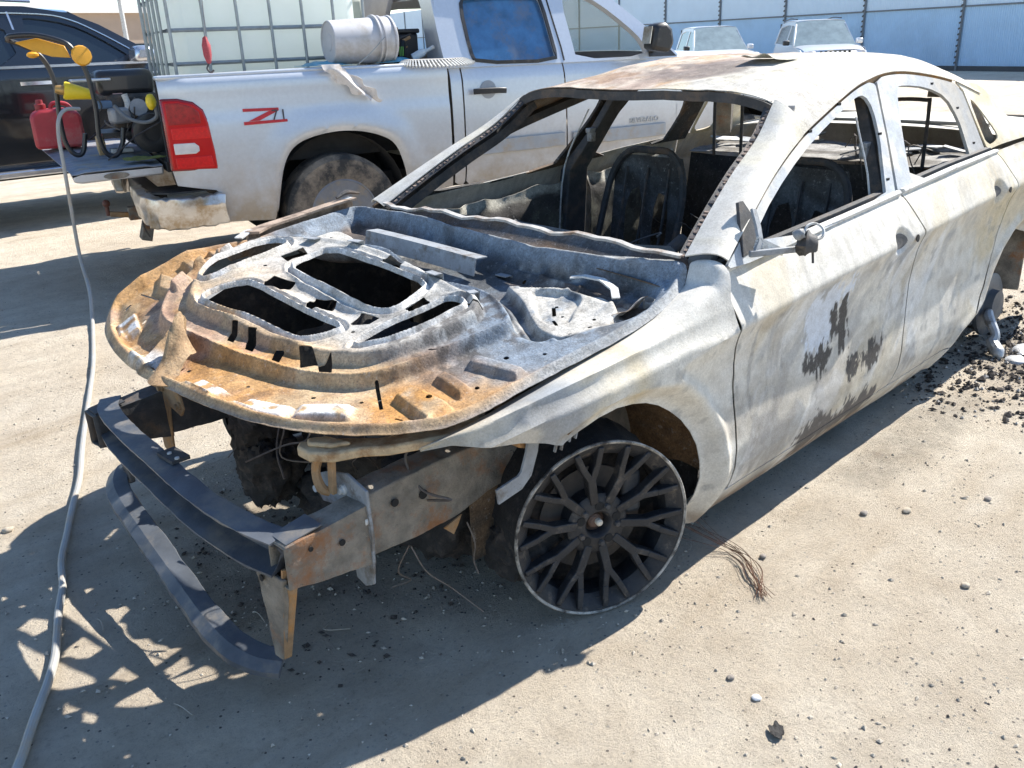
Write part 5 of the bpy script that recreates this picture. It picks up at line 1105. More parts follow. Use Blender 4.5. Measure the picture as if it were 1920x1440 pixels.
for s in (-1, 1):
    bumpv = MB(); P3 = catmull([(.285,s*.985,.545),(.12,s*1.0,.54),(-.03,s*.985,.54),(-.125,s*.92,.55),(-.165,s*.80,.57),(-.175,s*.62,.60)], 5)
    bumpv.sweep(P3, [(s*-.02,.095),(s*.05,.09),(s*.058,.03),(s*.045,-.02),(s*.030,-.10),(s*-.01,-.105)], (0,0,1)); V2 = []
    rn = random.Random(4+s)
    for (x, y, z) in bumpv.V: V2.append((x+rn.uniform(-.010,.010), y+rn.uniform(-.008,.008), z+rn.uniform(-.008,.008)))
    bumpv.V = V2; bumpv.build('bumper_corner', M_chrome, rb, 30, .006)
b = MB(); b.prism([(x, y, .652) for x, y in ((.27,-.96),(.10,-.975),(-.04,-.96),(-.13,-.88),(-.14,-.60),(.05,-.60),(.27,-.85))], (0,0,.010)); b.build('bumper_step', M_blackpl, rb, 20)
b = MB(); b.box((-.10,0,.42), (.22,.09,.09)); b.build('hitch_receiver', M_rail, truck, 30, .006)
b = MB(); b.bar((-.17,0,.405), (-.33,0,.43), .05, .035); bm = b.build('ball_mount', M_rust, truck, 30, .006)
b = MB(); b.ball((-.34,0,.505), .027, 14); b.lathe([(.014,-.07),(.014,0)], (-.34,0,.49), (0,0,1), 12); b.build('tow_ball', plain('rusty_ball', (.12,.045,.03), .6, var=.4, scale=40, bmp=.3), bm)
b = MB(); b.prism([(-.09,-.05,.44),(-.02,-.05,.44),(-.09,-.05,.21),(-.16,-.05,.23)], (0,.14,0)); b.build('mud_plate', M_rail, truck, 20, .004)
b = MB(); b.tube([(-.10,-.30,.60),(-.14,-.28,.45),(-.15,-.26,.36),(-.12,-.24,.28)], .006, 6, 4); b.build('trailer_wire', M_wire, truck)
# badge lettering: Z71 and the door script
def text(body, size, mat, loc, rot, parent, ext=.002, shear=0, name='badge', bold=0):
    cu = bpy.data.curves.new(name, 'FONT'); cu.body = body; cu.size = size; cu.extrude = ext; cu.shear = shear; cu.align_x = 'LEFT'; cu.offset = bold
    o = bpy.data.objects.new(name, cu); COL.objects.link(o); dg = bpy.context.evaluated_depsgraph_get(); dg.update()
    me = bpy.data.meshes.new_from_object(o.evaluated_get(dg)); bpy.data.objects.remove(o)
    q = bpy.data.objects.new(name, me); COL.objects.link(q); me.materials.clear(); me.materials.append(mat); q.location = loc; q.rotation_euler = rot; q.parent = parent
    return q
M_decal = plain('red_decal', (.50,.02,.025), .4, var=.2, scale=30); M_decalk = plain('dark_decal', (.05,.05,.06), .4, var=.2)
bedR = [o for o in truck.children if o.name.startswith('bed_side')][0]
zy = -1.0005
def yq(x, z): return -float(tside(np.array([x]), np.array([z]))[0])-.0035
dz_ = MB()
def quad(pts): dz_.prism([(x, yq(x, z), z) for x, z in pts], (0,-.0015,0))
quad([(.475,1.128),(.70,1.122),(.70,1.105),(.475,1.110)]); quad([(.635,1.105),(.70,1.105),(.570,1.052),(.500,1.052)]); quad([(.470,1.050),(.745,1.050),(.745,1.034),(.470,1.030)])
dz_.build('letter_decal', M_decal, bedR, 0)
for cap, x0, w_ in (('7', .668, .05), ('1', .722, .03)):
    q = text(cap, .090, M_decalk, (x0-.02, yq(.7,1.08)-.002, 1.049), (math.pi/2,0,0), bedR, .001, 0, 'number_decal')
fdo = [o for o in truck.children if o.name.startswith('front_door')][0]
text('SILVERADO', .052, plain('chrome_letters', (.40,.41,.42), .4, metal=.4, var=.1), (3.43,-.9985,.825), (math.pi/2,0,0), fdo, .003, 0, 'door_lettering', .001).scale = (1.05,1,.8)

# ------------------------------------------------------------------ the load
def tw(p):                                              # truck frame to world
    a = R(164.495); return (-1.0285+p[0]*math.cos(a)-p[1]*math.sin(a), -4.2288+p[0]*math.sin(a)+p[1]*math.cos(a), p[2])
def tempty(name, label, cat, p, group=None): return empty(name, label, cat, tw(p), R(164.495), group)
tank = tempty('liquid_tote', 'white plastic liquid tank in a grey metal cage in the truck bed', 'tank', (.82,-.04,.84))
M_tank = plain('white_hdpe', (.76,.80,.78), .45, var=.08, scale=4, dirt=(.70,.76,.72), dirt_amt=.4, dscale=3)
_t = M_tank.node_tree; _b = _t.nodes['Principled BSDF']; _tr = N(_t, 'ShaderNodeBsdfTranslucent'); _tr.inputs[0].default_value = (.93,.98,.94,1)
_mx = N(_t, 'ShaderNodeMixShader'); _mx.inputs[0].default_value = .55; _t.links.new(_b.outputs[0], _mx.inputs[1]); _t.links.new(_tr.outputs[0], _mx.inputs[2]); _t.links.new(_mx.outputs[0], _t.nodes['Material Output'].inputs['Surface'])
b = MB(); b.box((0,0,.58), (1.22,1.06,1.10)); b.build('tank_body', M_tank, tank, 30, .07)
M_cage = plain('galvanised_tube', (.30,.33,.34), .5, metal=.4, var=.2, scale=20)
for z in (.16,.36,.56,.76,.96,1.13):
    b = MB(); r = .535; rx = .645; b.tube([(-rx,-r-.02,z),(rx,-r-.02,z),(rx,r+.02,z),(-rx,r+.02,z)], .0125, 8, 0, True); b.build('cage_hoop', M_cage, tank)
for k in range(7):
    x = -.64+1.28*k/6
    for y in (-.572,.572):
        b = MB(); b.tube([(x,y,.06),(x+.0*k,y,1.16)], .0105, 8); b.build('cage_upright', M_cage, tank)
for k in range(1, 6):
    y = -.56+1.12*k/6
    b = MB(); b.tube([(-.662,y,.06),(-.662,y,1.16)], .0105, 8); b.build('cage_upright', M_cage, tank)
b = MB(); b.box((0,0,.03), (1.32,1.1,.05)); b.build('pallet', M_blackpl, tank, 0)
strap = tempty('ratchet_strap', 'red ratchet strap hanging from the tank to the bed rail', 'strap', (.34,-.86,1.34))
b = MB(); b.sweep([(.07,.20,.75),(.05,.16,.45),(.02,.06,.23),(.01,.03,.20)], [(-.004,-.001),(.004,-.001),(.004,.001),(-.004,.001)], (1,0,0)); b.build('webbing', plain('grey_webbing', (.20,.17,.17), .9, var=.3), strap, 0)
b = MB(); b.ball((0,0,.135), .028, 10, (.9,.7,3.0), .18, random.Random(6)); b.build('strap_bundle', plain('red_strap', (.36,.06,.07), .8, var=.4, scale=30, bmp=.3), strap, 60)
b = MB(); b.tube([(0,0,.06),(-.015,0,.03),(0,-.02,.008),(.02,-.02,.02)], .006, 6, 4); b.build('hook', M_dark, strap)
bucket = tempty('bucket', 'pale grey plastic bucket lying on its side on the bed rail', 'bucket', (1.13,-.80,1.345))
M_buck = plain('bucket_plastic', (.50,.49,.50), .5, var=.12, scale=7, dirt=(.38,.35,.32), dirt_amt=.35, dscale=4)
ax = Vector((1,.06,.0)); c0 = Vector((.0,0,.150))
b = MB(); b.lathe([(0,.004),(.05,.004),(.055,.010),(.125,.010),(.128,0),(.133,.005),(.150,.40),(.150,.44),(.146,.445),(.140,.44),(.126,.02),(0,.02)], c0, ax, 40); b.build('bucket_body', M_buck, bucket, 40)
for h, r in ((.32,.163),(.355,.158),(.43,.158)):
    b = MB(); b.lathe([(.146,-.007),(r,-.006),(r,.006),(.146,.007)], c0+ax.normalized()*h, ax, 40, cap=False); b.build('rim_band', M_buck, bucket, 30)
b = MB(); b.tube([c0+Vector((.34,-.16,.02)), c0+Vector((.22,-.172,-.08)), c0+Vector((.14,-.14,-.145)), c0+Vector((.20,.02,-.158))], .003, 6, 5); b.build('bail_handle', M_cage, bucket)
cloth = tempty('rag', 'dirty white rag draped over the truck bed rail', 'rag', (1.12,-1.0,1.35))
def ragf(u, v):
    x = -.08+.06*v+.30*u+(.02+.10*u*(1-u)*2)*v; z = .012-.235*u-.02*np.sin(v*5)*u+.02*v*u; y = -.012-.018*np.sin(v*6+u*5)*ss(0,.4,u)-.01*u+.05*ss(.12,0,u)
    return x, y-.012, np.where(u < .1, .012, z)
patch('rag_cloth', ragf, np.linspace(0,1,40), np.linspace(-.65,.65,24), plain('rag_cotton', (.62,.57,.53), .95, var=.18, scale=15, bmp=.3, dirt=(.45,.36,.28), dirt_amt=.3, dscale=12), cloth, lambda u, v: .64-np.abs(v)+.10*np.sin(u*19)-.12*u+.0*v, .002)
fan = tempty('fan_brush', 'grey toothed fan shaped bristle strip lying over the bed rail by the cab', 'brush', (1.84,-.93,1.352))
M_fan = plain('grey_brush_plastic', (.36,.34,.31), .7, var=.2, scale=14, bmp=.1, dirt=(.25,.22,.19), dirt_amt=.3)
b = MB(); b.prism([(.20*math.cos(a)*1.15, .02-.085*math.sin(a)-.0, .004-.008*math.sin(a)) for a in np.linspace(0,math.pi,20)], (0,0,.012)); b.build('fan_plate', M_fan, fan, 30)
for k in range(30):
    a = math.pi*(.03+.94*k/29); p = (.215*math.cos(a)*1.12, .02-.075*math.sin(a), .006); q = (.275*math.cos(a)*1.05+.015, .02-.145*math.sin(a), -.012-.028*math.sin(a))
    b = MB(); b.bar(p, q, .0095, .012); b.build('tooth', M_lipw, fan, 0)
# odds and ends between tank and cab
def junk(name, label, cat, p): return tempty(name, label, cat, p)
j = junk('seat_cushion', 'beige seat cushion standing in the bed behind the bucket', 'cushion', (1.48,-.10,1.36))
for k, (z, h) in enumerate(((.11,.20),(.34,.22))):
    b = MB(); b.box((0,0,z), (.24,.42,h)); b.build('pad', plain('beige_vinyl', (.44,.45,.37), .6, var=.15, scale=6), j, 30, .05)
j = junk('foam_sheet', 'tan folded board leaning against the cab in the truck bed', 'board', (1.74,.10,1.10))
b = MB(); b.box((0,0,.42), (.04,.62,.74), Matrix.Rotation(.35, 3, 'Y')); b.build('board', plain('tan_board', (.40,.34,.30), .8, var=.2, scale=5), j, 30, .006)
b = MB(); b.box((-.035,0,.46), (.012,.64,.012), Matrix.Rotation(.35, 3, 'Y')); b.build('batten', M_blackpl, j, 0)
j = junk('black_box', 'black plastic crate next to the cab in the truck bed', 'crate', (1.72,-.42,1.10))
b = MB(); b.box((0,0,.22), (.26,.42,.44)); b.build('crate_body', M_blackpl, j, 30, .02); b = MB(); b.box((0,0,.45), (.28,.44,.03)); b.build('crate_lid', M_blackpl, j, 30, .01)
for k, (p, r) in enumerate((((.62,-.74,1.30), .3), ((1.60,-.82,1.34), .0))):
    j = junk('blue_tarp', ('crumpled blue tarp under the base of the bucket', 'crumpled blue tarp under the open end of the bucket')[k], 'tarp', ((1.08,-.80,1.345) if k == 0 else (1.60,-.78,1.345)))
    patch('tarp_sheet', lambda u, v: (.16*u, .12*v, .012+.04*fbm(u*3+k*5,v*3,0,4,160)*ss(1,.5,np.hypot(u,v))), np.linspace(-1,1,20), np.linspace(-1,1,20), plain('blue_tarp_sheet', (.10,.34,.48), .4, var=.3, scale=12), j, None, .002)
j = junk('drink_can', 'black drink can with green claw mark behind the bucket', 'can', (1.66,-.70,1.335))
b = MB(); b.lathe([(.024,0),(.033,.006),(.033,.145),(.026,.160),(0,.158)], (0,0,0), (.25,.1,1), 24); b.build('can_body', plain('black_can', (.015,.016,.015), .3, metal=.5, var=.2), j)
for dx in (-.012,0,.012):
    b = MB(); b.bar((dx+.014,-.034+abs(dx)*.3,.115), (dx+.004+.008,-.0345+abs(dx)*.3,.055), .005, .001, (0,1,0)); b.build('claw_mark', plain('green_ink', (.12,.40,.05), .4, var=.1), j, 0)
j = junk('spray_bottle', 'clear plastic bottle lying by the fan brush', 'bottle', (1.72,-.80,1.345))
b = MB(); b.lathe([(0,0),(.026,.002),(.028,.08),(.012,.11),(.012,.15),(0,.15)], (0,0,.03), (.8,-.2,.35), 16); b.build('bottle_body', plain('cloudy_plastic', (.50,.56,.60), .3, var=.2), j)
b = MB(); b.lathe([(.014,.15),(.014,.17),(0,.17)], (0,0,.03), (.8,-.2,.35), 12); b.build('bottle_cap', M_lipw, j)
j = junk('scrap_bundle', 'bundle of brown sticks and scrap beside the black crate', 'scrap', (1.58,-.60,1.35))
rn = random.Random(12)
for k in range(7):
    b = MB(); b.tube([(rn.uniform(-.08,0),rn.uniform(-.1,.1),.02+.02*k),(rn.uniform(.10,.2),rn.uniform(-.1,.1),.10+.02*k)], rn.uniform(.006,.014), 6); b.build('stick', (M_rust, M_dark, M_rail)[k % 3], j)
# ------------------------------------------------------------------ on the tailgate
M_yel = plain('yellow_plastic', (.72,.34,.02), .45, var=.12, scale=10, dirt=(.45,.22,.04), dirt_amt=.25); M_yel2 = plain('bright_yellow_plastic', (.75,.55,.02), .4, var=.12, scale=10)
can = tempty('fuel_can', 'red plastic fuel can standing on the lowered tailgate', 'fuel can', (-.525,.42,.875))
M_can = plain('red_can_plastic', (.42,.035,.045), .5, var=.18, scale=8, dirt=(.40,.12,.11), dirt_amt=.35, dscale=5)
prof = [(-.155,0),(.155,0),(.162,.02),(.162,.20),(.150,.235),(.06,.262),(-.09,.262),(-.148,.235),(-.160,.20),(-.162,.02)]
b = MB(); b.prism([(x, -.12, z) for x, z in prof], (0,.24,0)); b.build('can_body', M_can, can, 30, .035)
b = MB(); b.lathe([(.034,.255),(.036,.262),(.036,.295),(.024,.300),(.022,.325),(0,.325)], (-.08,0,0), (0,0,1), 20); b.build('filler_cap', plain('dark_red_cap', (.22,.015,.02), .5, var=.2), can)
b = MB(); b.tube([(-.02,0,.25),(.0,0,.295),(.08,0,.29),(.12,0,.245)], .014, 8, 5); b.build('carry_handle', M_can, can)
pw = tempty('pressure_washer', 'petrol pressure washer with black tube frame and yellow handle on the tailgate', 'washer', (-.20,-.10,.85))
ox, oy, oz = -.20, -.10, .85
def q(l): return [(x-ox, y-oy, z-oz) for x, y, z in l]
M_tubek = plain('black_tube_frame', (.016,.016,.018), .4, var=.3, scale=20, coat=.2)
b = MB(); b.tube(q([(-.73,-.25,1.585),(-.62,-.25,1.535),(-.545,-.25,1.46),(-.510,-.25,1.32),(-.525,-.25,1.10),(-.520,-.25,.95),(-.48,-.25,.875),(-.43,-.25,.885),(-.395,-.25,1.0)]), .0155, 10, 5); b.build('frame_leg', M_tubek, pw)
b = MB(); b.tube(q([(-.36,-.42,1.47),(-.325,-.42,1.37),(-.313,-.42,1.17),(-.328,-.42,.98),(-.30,-.42,.875),(-.245,-.42,.865),(-.20,-.42,.93),(-.175,-.42,1.03)]), .0155, 10, 5); b.build('frame_leg', M_tubek, pw)
b = MB(); b.tube(q([(-.715,-.25,1.58),(-.70,-.31,1.60),(-.56,-.36,1.60),(-.42,-.41,1.555),(-.37,-.42,1.50)]), .0165, 10, 5); b.build('handle_bar', M_tubek, pw)
b = MB(); b.prism(q([(-.69,-.26,1.565),(-.56,-.33,1.585),(-.42,-.40,1.535),(-.40,-.42,1.465),(-.50,-.40,1.475),(-.60,-.32,1.515)]), (.004,.012,.0)); b.build('handle_panel', M_yel, pw, 20, .004)
b = MB(); b.lathe([(0,-.02),(.055,-.018),(.062,0),(.055,.018),(0,.02)], q([(-.335,-.43,1.475)])[0], (.25,-1,.1), 14); b.build('handle_knob', M_yel, pw, 20)
b = MB(); b.ball(q([(-.60,-.28,1.49)])[0], .028, 10, (1.3,.8,.7)); b.build('hose_hook', M_yel, pw)
b = MB(); b.lathe([(.052,0),(.056,.01),(.030,.16),(.018,.165),(0,.165)], q([(-.47,-.32,1.275)])[0], (1,.02,-.22), 20); b.build('spray_gun_shroud', M_yel2, pw, 40)
b = MB(); b.lathe([(.022,-.05),(.03,-.02),(.03,0),(0,0)], q([(-.47,-.32,1.275)])[0], (1,.02,-.22), 14); b.build('gun_fitting', plain('brass', (.45,.28,.10), .4, metal=.6, var=.2), pw)
b = MB(); b.ball(q([(.0,-.58,1.185)])[0], .040, 12, (.8,.8,1.25), .08, random.Random(3)); b.build('filler_knob', M_yel2, pw, 60)
b = MB(); b.box(q([(-.09,-.05,1.30)])[0], (.36,.34,.16)); b.build('fuel_tank', plain('black_tank', (.025,.025,.028), .35, var=.2, coat=.3), pw, 30, .04)
b = MB(); b.box(q([(-.06,-.12,1.12)])[0], (.30,.28,.22)); b.build('engine_case', M_dark, pw, 30, .02)
b = MB(); b.lathe([(0,0),(.05,0),(.055,.01),(.055,.06),(0,.06)], q([(-.05,-.28,1.14)])[0], (0,-1,.1), 20); b.build('recoil_cover', plain('grey_casting', (.30,.31,.33), .5, metal=.3, var=.25, scale=20), pw, 30)
b = MB(); b.box(q([(-.17,-.30,1.10)])[0], (.13,.10,.10), .3); b.build('pump_body', MATS['grey_casting'], pw, 30, .02)
b = MB(); b.tube(q([(-.12,-.30,1.23),(-.11,-.31,1.16),(-.14,-.32,1.08)]), .02, 8, 3); b.build('pump_pipe', M_lipw, pw)
b = MB(); b.box(q([(-.22,-.22,1.17)])[0], (.16,.08,.05), .2); b.build('pump_valve', plain('blue_grey_casting', (.13,.20,.30), .5, var=.3), pw, 30, .01)
b = MB(); b.box(q([(-.30,-.20,1.325)])[0], (.24,.10,.018), .1); b.build('chrome_bar', plain('bright_bar', (.62,.63,.66), .3, metal=.5, var=.1), pw, 30, .006)
b = MB(); b.box(q([(-.15,-.20,1.25)])[0], (.06,.02,.07)); b.build('warning_tag', plain('pale_pink_label', (.60,.38,.36), .6, var=.1), pw, 0)
for s_, y_ in ((1,-.44),(-1,.22)):
    b = MB(); b.lathe([(.05,-.03),(.09,-.035),(.122,-.03),(.130,0),(.122,.03),(.09,.035),(.05,.03)], q([(-.005,y_,.985)])[0], (0,1,0), 30, cap=False); wh = b.build('washer_wheel', M_tubek, pw, 30)
    b = MB(); b.lathe([(.0,-.02),(.06,-.02),(.06,.02),(0,.02)], q([(-.005,y_,.985)])[0], (0,1,0), 20); b.build('washer_hub', M_blackpl, wh)
b = MB(); b.tube(q([(-.005,-.42,.985),(-.005,.22,.985)]), .012, 8); b.build('axle', M_tubek, pw)
b = MB(); b.box(q([(-.12,-.12,.985)])[0], (.36,.40,.025)); b.build('base_plate', M_tubek, pw, 0)
b = MB(); b.tube(q([(-.20,-.38,1.165),(-.14,-.46,1.09),(-.05,-.52,1.06),(.02,-.56,1.09),(.02,-.58,1.16)]), .0125, 8, 6); b.build('feed_hose', plain('grey_hose', (.14,.15,.16), .6, var=.2), pw)
rn = random.Random(14)
for k in range(9):
    p0 = (rn.uniform(-.30,.05), rn.uniform(-.40,-.2), rn.uniform(1.02,1.26)); p1 = (p0[0]+rn.uniform(-.1,.1), p0[1]-rn.uniform(-.05,.1), p0[2]-rn.uniform(.05,.2))
    b = MB(); b.tube(q([p0, tuple((a+c)/2+rn.uniform(-.04,.04) for a, c in zip(p0, p1)), p1]), .005, 6, 4); b.build('engine_cable', (M_tubek, M_wire, M_dark)[k % 3], pw)
leaf = tempty('green_rag', 'olive green rag on the tailgate beside the red taillight', 'rag', (-.10,-.62,.835))
patch('rag_sheet', lambda u, v: (.13*u, .09*v, .004+.03*fbm(u*3,v*3,0,4,170)), np.linspace(-1,1,20), np.linspace(-1,1,20), plain('olive_cloth', (.16,.17,.04), .9, var=.35, scale=20), leaf, lambda u, v: 1-np.hypot(u,v)-.3*(fbm(u*3,v*3,0,3,171)-.5), .003)
wood = tempty('wood_scrap', 'small pale wood scrap under the pressure washer', 'scrap', (-.30,-.05,.85))
b = MB(); b.box((0,0,.05), (.05,.12,.10), Matrix.Rotation(.3, 3, 'X')); b.build('offcut', plain('pale_wood', (.50,.36,.19), .8, var=.2, scale=20), wood, 20, .008)
b = MB(); b.box((.12,-.06,.015), (.14,.10,.028)); b.build('foam_offcut', M_lipw, wood, 20, .006)

# hose from the washer over the tailgate and across the yard
hp3 = [tw((-.42,-.60,1.172)), tw((-.50,-.66,1.175)), tw((-.550,-.70,1.125)), tw((-.572,-.72,1.02)), tw((-.578,-.73,.86)), tw((-.59,-.73,.60)), tw((-.60,-.72,.30)), (-.165,-3.36,.16), (-.095,-3.20,.03), (-.03,-3.02,.014), (.185,-2.433,.014), (.36,-2.00,.014), (.521,-1.61,.014), (.63,-1.34,.014), (.721,-1.109,.014), (.815,-.92,.014), (.894,-.741,.014), (.965,-.58,.014), (1.013,-.424,.014), (1.065,-.30,.014), (1.113,-.169,.014), (1.152,-.07,.014), (1.197,.015,.014), (1.235,.08,.014), (1.274,.143,.014), (1.332,.245,.014), (1.45,.42,.014), (1.60,.60,.014)]
hp3 = [(x, y, z+(float(gz(np.array([x]), np.array([y]))[0]) if z < .02 else 0)) for x, y, z in hp3]
b = MB(); b.tube(hp3, .0112, 10, 6); hose = b.build('garden_hose', plain('pale_grey_hose', (.33,.325,.305), .55, var=.15, scale=10, dirt=(.40,.33,.25), dirt_amt=.35, dscale=8), None)
tag(hose, 'long grey hose running from the tailgate across the dirt', 'hose')

# ------------------------------------------------------------------ black suv at the left
suv = empty('black_suv', 'glossy black suv with chrome trim parked beyond the pickup', 'suv', (-1.66,-7.72,0), R(177))
M_black = plain('black_suv_paint', (.008,.010,.014), .18, var=.2, scale=5, coat=1.0, spec=.6)
M_tint = plain('dark_tinted_glass', (.010,.016,.022), .06, var=.2, scale=3, coat=.6, spec=.7)
M_ctrim = plain('chrome_trim', (.60,.62,.66), .2, metal=.8, var=.1)
def sside(x, z): return np.interp(z, [.35,.45,.60,.80,.95,1.05,1.12], [.90,.945,.965,.985,.99,.975,.95])-.05*ss(1.9,2.6,np.abs(x))
def sgh(x, z): return .95-.20*(z-1.10)/.62
SF = [(x+1.45, z) for x, z in [(.46*math.cos(a), .42+.46*math.sin(a)) for a in np.linspace(math.pi,0,14)]]
SR = [(x-1.50, z) for x, z in [(.46*math.cos(a), .42+.46*math.sin(a)) for a in np.linspace(math.pi,0,14)]]
def spart(name, poly, fn, s, holes=(), mat=M_black, thick=.006, step=.025):
    p = np.asarray(poly)
    def keep(u, v):
        k = sdpoly(u, v, p)
        for h in holes: k = np.minimum(k, -sdpoly(u, v, h))
        return k
    return patch(name, lambda u, v: (u, s*fn(u, v), v), np.arange(p[:,0].min()-step, p[:,0].max()+step, step), np.arange(p[:,1].min()-step, p[:,1].max()+step, step), mat, suv, keep, thick, None, flip=(s > 0))
for s in (-1, 1):
    bd = spart('body_side', [(-2.45,.50),(-2.50,1.0),(-2.42,1.13),(.55,1.115),(1.2,1.09),(2.2,1.04),(2.45,.92),(2.48,.50)]+[p for p in SF[::-1] if p[1] > .41]+[(.95,.40),(-1.0,.40)]+[p for p in SR[::-1] if p[1] > .41], sside, s)
    wa = chaikin([(.50,1.135),(.20,1.40),(-.02,1.535),(-.28,1.595),(-.42,1.60),(-.32,1.135)], 1); wb = chaikin([(-.50,1.135),(-.58,1.60),(-1.25,1.61),(-1.20,1.135)], 1); wc = chaikin([(-1.38,1.135),(-1.40,1.60),(-1.95,1.56),(-2.18,1.25),(-2.20,1.14)], 1)
    gh_out = [(.78,1.10),(.52,1.32),(.25,1.52),(.02,1.64),(-.35,1.715),(-1.2,1.735),(-2.0,1.68),(-2.35,1.30),(-2.42,1.12)]
    spart('window_frame', gh_out, sgh, s, [wa, wb, wc], thick=.03, step=.02)
    for wq in (wa, wb, wc):
        b = MB(); b.prism([(x, s*(sgh(x, z)-.02), z) for x, z in wq], (0,-s*.004,0)); b.build('side_window', M_tint, suv, 0)
    tr_ = [(x, s*(sgh(x, z)+.004), z) for x, z in ((.62,1.125),(.42,1.29),(.20,1.455),(.0,1.575),(-.25,1.635),(-.9,1.655),(-1.6,1.65),(-2.0,1.60),(-2.28,1.25))]
    b = MB(); b.sweep(catmull(tr_, 3), [(-.004,-.010),(.006,-.010),(.006,.010),(-.004,.010)], (0,s,0)); b.build('chrome_strip', M_ctrim, suv, 30)
    b = MB(); b.sweep([(.70,s*.955,1.115),(-.8,s*.958,1.118),(-2.35,s*.95,1.125)], [(-.006,-.011),(.006,-.011),(.006,.011),(-.006,.011)], (0,0,1)); b.build('chrome_strip', M_ctrim, suv, 30)
    b = MB(); b.bar((-.46,s*.91,1.13), (-.50,s*.775,1.66), .016, .012, (0,1,0)); b.build('pillar_trim', M_ctrim, suv, 0)
    b = MB(); b.box((-.05,s*1.00,.405), (1.95,.14,.045)); b.build('running_board', M_ctrim, suv, 30, .012)
    b = MB(); b.sweep([(-.30,s*1.000,1.005),(-.35,s*1.012,1.006),(-.52,s*1.012,1.006),(-.57,s*1.000,1.005)], [(-.005,-.012),(.008,-.012),(.008,.012),(-.005,.012)]); b.build('door_handle', M_ctrim, suv, 30)
    b = MB(); b.prism([(.40,s*.97,1.12),(.60,s*.97,1.12),(.63,s*.97,1.20),(.55,s*.97,1.29),(.42,s*.97,1.28)], (0,s*.22,0)); b.build('door_mirror', M_ctrim, suv, 30, .05)
    for wx in (1.45, -1.50):
        b = MB(); b.lathe([(.25,.10),(.34,.115),(.385,.09),(.39,.04),(.39,-.1),(.25,-.11)], (wx,s*.84,.39), (0,s,0), 36, cap=False); wh = b.build('wheel', M_rubber, suv, 30)
        b = MB(); b.lathe([(.255,.10),(.24,.09),(.22,.05),(.10,.07),(0,.08)], (wx,s*.84,.39), (0,s,0), 30); b.build('rim', M_chrome, wh, 30)
    b = MB(); b.tube([(-.25,s*.62,1.77),(-1.0,s*.62,1.80),(-1.9,s*.62,1.755)], .016, 8, 4); b.build('roof_rack', M_ctrim, suv)
patch('roof', lambda u, v: (.02-2.05*u, .76*v, 1.66+.085*np.sin(math.pi*(.15+.75*u))-.05*np.abs(v)**5), np.linspace(0,1,24), np.linspace(-1,1,20), M_black, suv, None, .01, flip=True)
patch('hood', lambda u, v: (.72+1.72*u, v*(.94-.06*u), 1.13-.03*u-.12*u**5-.05*np.abs(v)**6), np.linspace(0,1,24), np.linspace(-1,1,20), M_black, suv, None, .01)
patch('windshield', lambda u, v: (.02+.76*u, v*(.75+.17*u), 1.66-.54*u+.03*(1-v*v)), np.linspace(0,1,8), np.linspace(-1,1,10), M_tint, suv, None, .006)
b = MB(); b.box((0,0,.50), (4.6,1.6,.30)); b.build('underbody', M_under, suv, 0)
b = MB(); b.box((2.44,0,.75), (.10,1.80,.55)); b.build('front_fascia', M_blackpl, suv, 30, .04); b = MB(); b.box((-2.42,0,.80), (.10,1.80,.62)); b.build('rear_fascia', M_black, suv, 30, .04)

for ch in suv.children:                                 # a tall full size body
    if ch.name.startswith(('wheel', 'rim')): continue
    for v in ch.data.vertices:
        v.co.z = v.co.z*1.26 if v.co.z < 1.115 else 1.405+(v.co.z-1.115)*.84
# ------------------------------------------------------------------ far wall of blue grey sheeting on posts
A0, A1 = np.array((-28.90,-7.20)), np.array((-34.2,-23.2))
dirw = (A1-A0)/np.linalg.norm(A1-A0); nrm = np.array((-dirw[1], dirw[0]))
if nrm @ (np.array((1.5,2.1))-A0) < 0: nrm = -nrm
wang = math.atan2(dirw[1], dirw[0])
wall = empty('metal_fence', 'tall blue grey sheet metal fence along the back of the yard', 'fence', (A0[0],A0[1],0), wang)
sgn = 1 if (-math.sin(wang)*nrm[0]+math.cos(wang)*nrm[1]) > 0 else -1
M_wall = plain('blue_lower_sheet', (.42,.60,.78), .5, metal=.0, var=.06, scale=1.2, dirt=(.38,.54,.70), dirt_amt=.35, dscale=.5)
M_wall2 = plain('pale_upper_sheet', (.60,.72,.82), .55, metal=.0, var=.05, scale=1.2)
def sheet(name, x0, x1, z0, z1, mt):
    n = int((x1-x0)/.075); xs_ = np.linspace(x0, x1, n*4+1); ph = (np.arange(len(xs_)) % 4); off = np.where((ph == 1) | (ph == 2), .022, 0)
    V = [(x, sgn*o, z) for x, o in zip(xs_, off) for z in (z0, z1)]; F = [[2*i, 2*i+2, 2*i+3, 2*i+1] for i in range(len(xs_)-1)]
    return mesh_obj(name, V, F, mt, wall, 0)
for x0 in np.arange(-13.8, 84, 4.0):
    sheet('lower_sheet', x0, x0+4.0, .12, 1.91, M_wall); sheet('upper_sheet', x0, x0+4.0, 1.92, 3.9, M_wall2)
M_post = plain('galvanised_post', (.16,.18,.20), .6, metal=.3, var=.3, scale=30)
b = MB(); b.box((36,sgn*.035,1.915), (100,.05,.05)); b.build('rail', M_post, wall, 0)
b = MB(); b.box((36,sgn*.02,.07), (100,.08,.16)); b.build('kickboard', plain('dark_kickboard', (.07,.075,.08), .8, var=.3, scale=2), wall, 0)
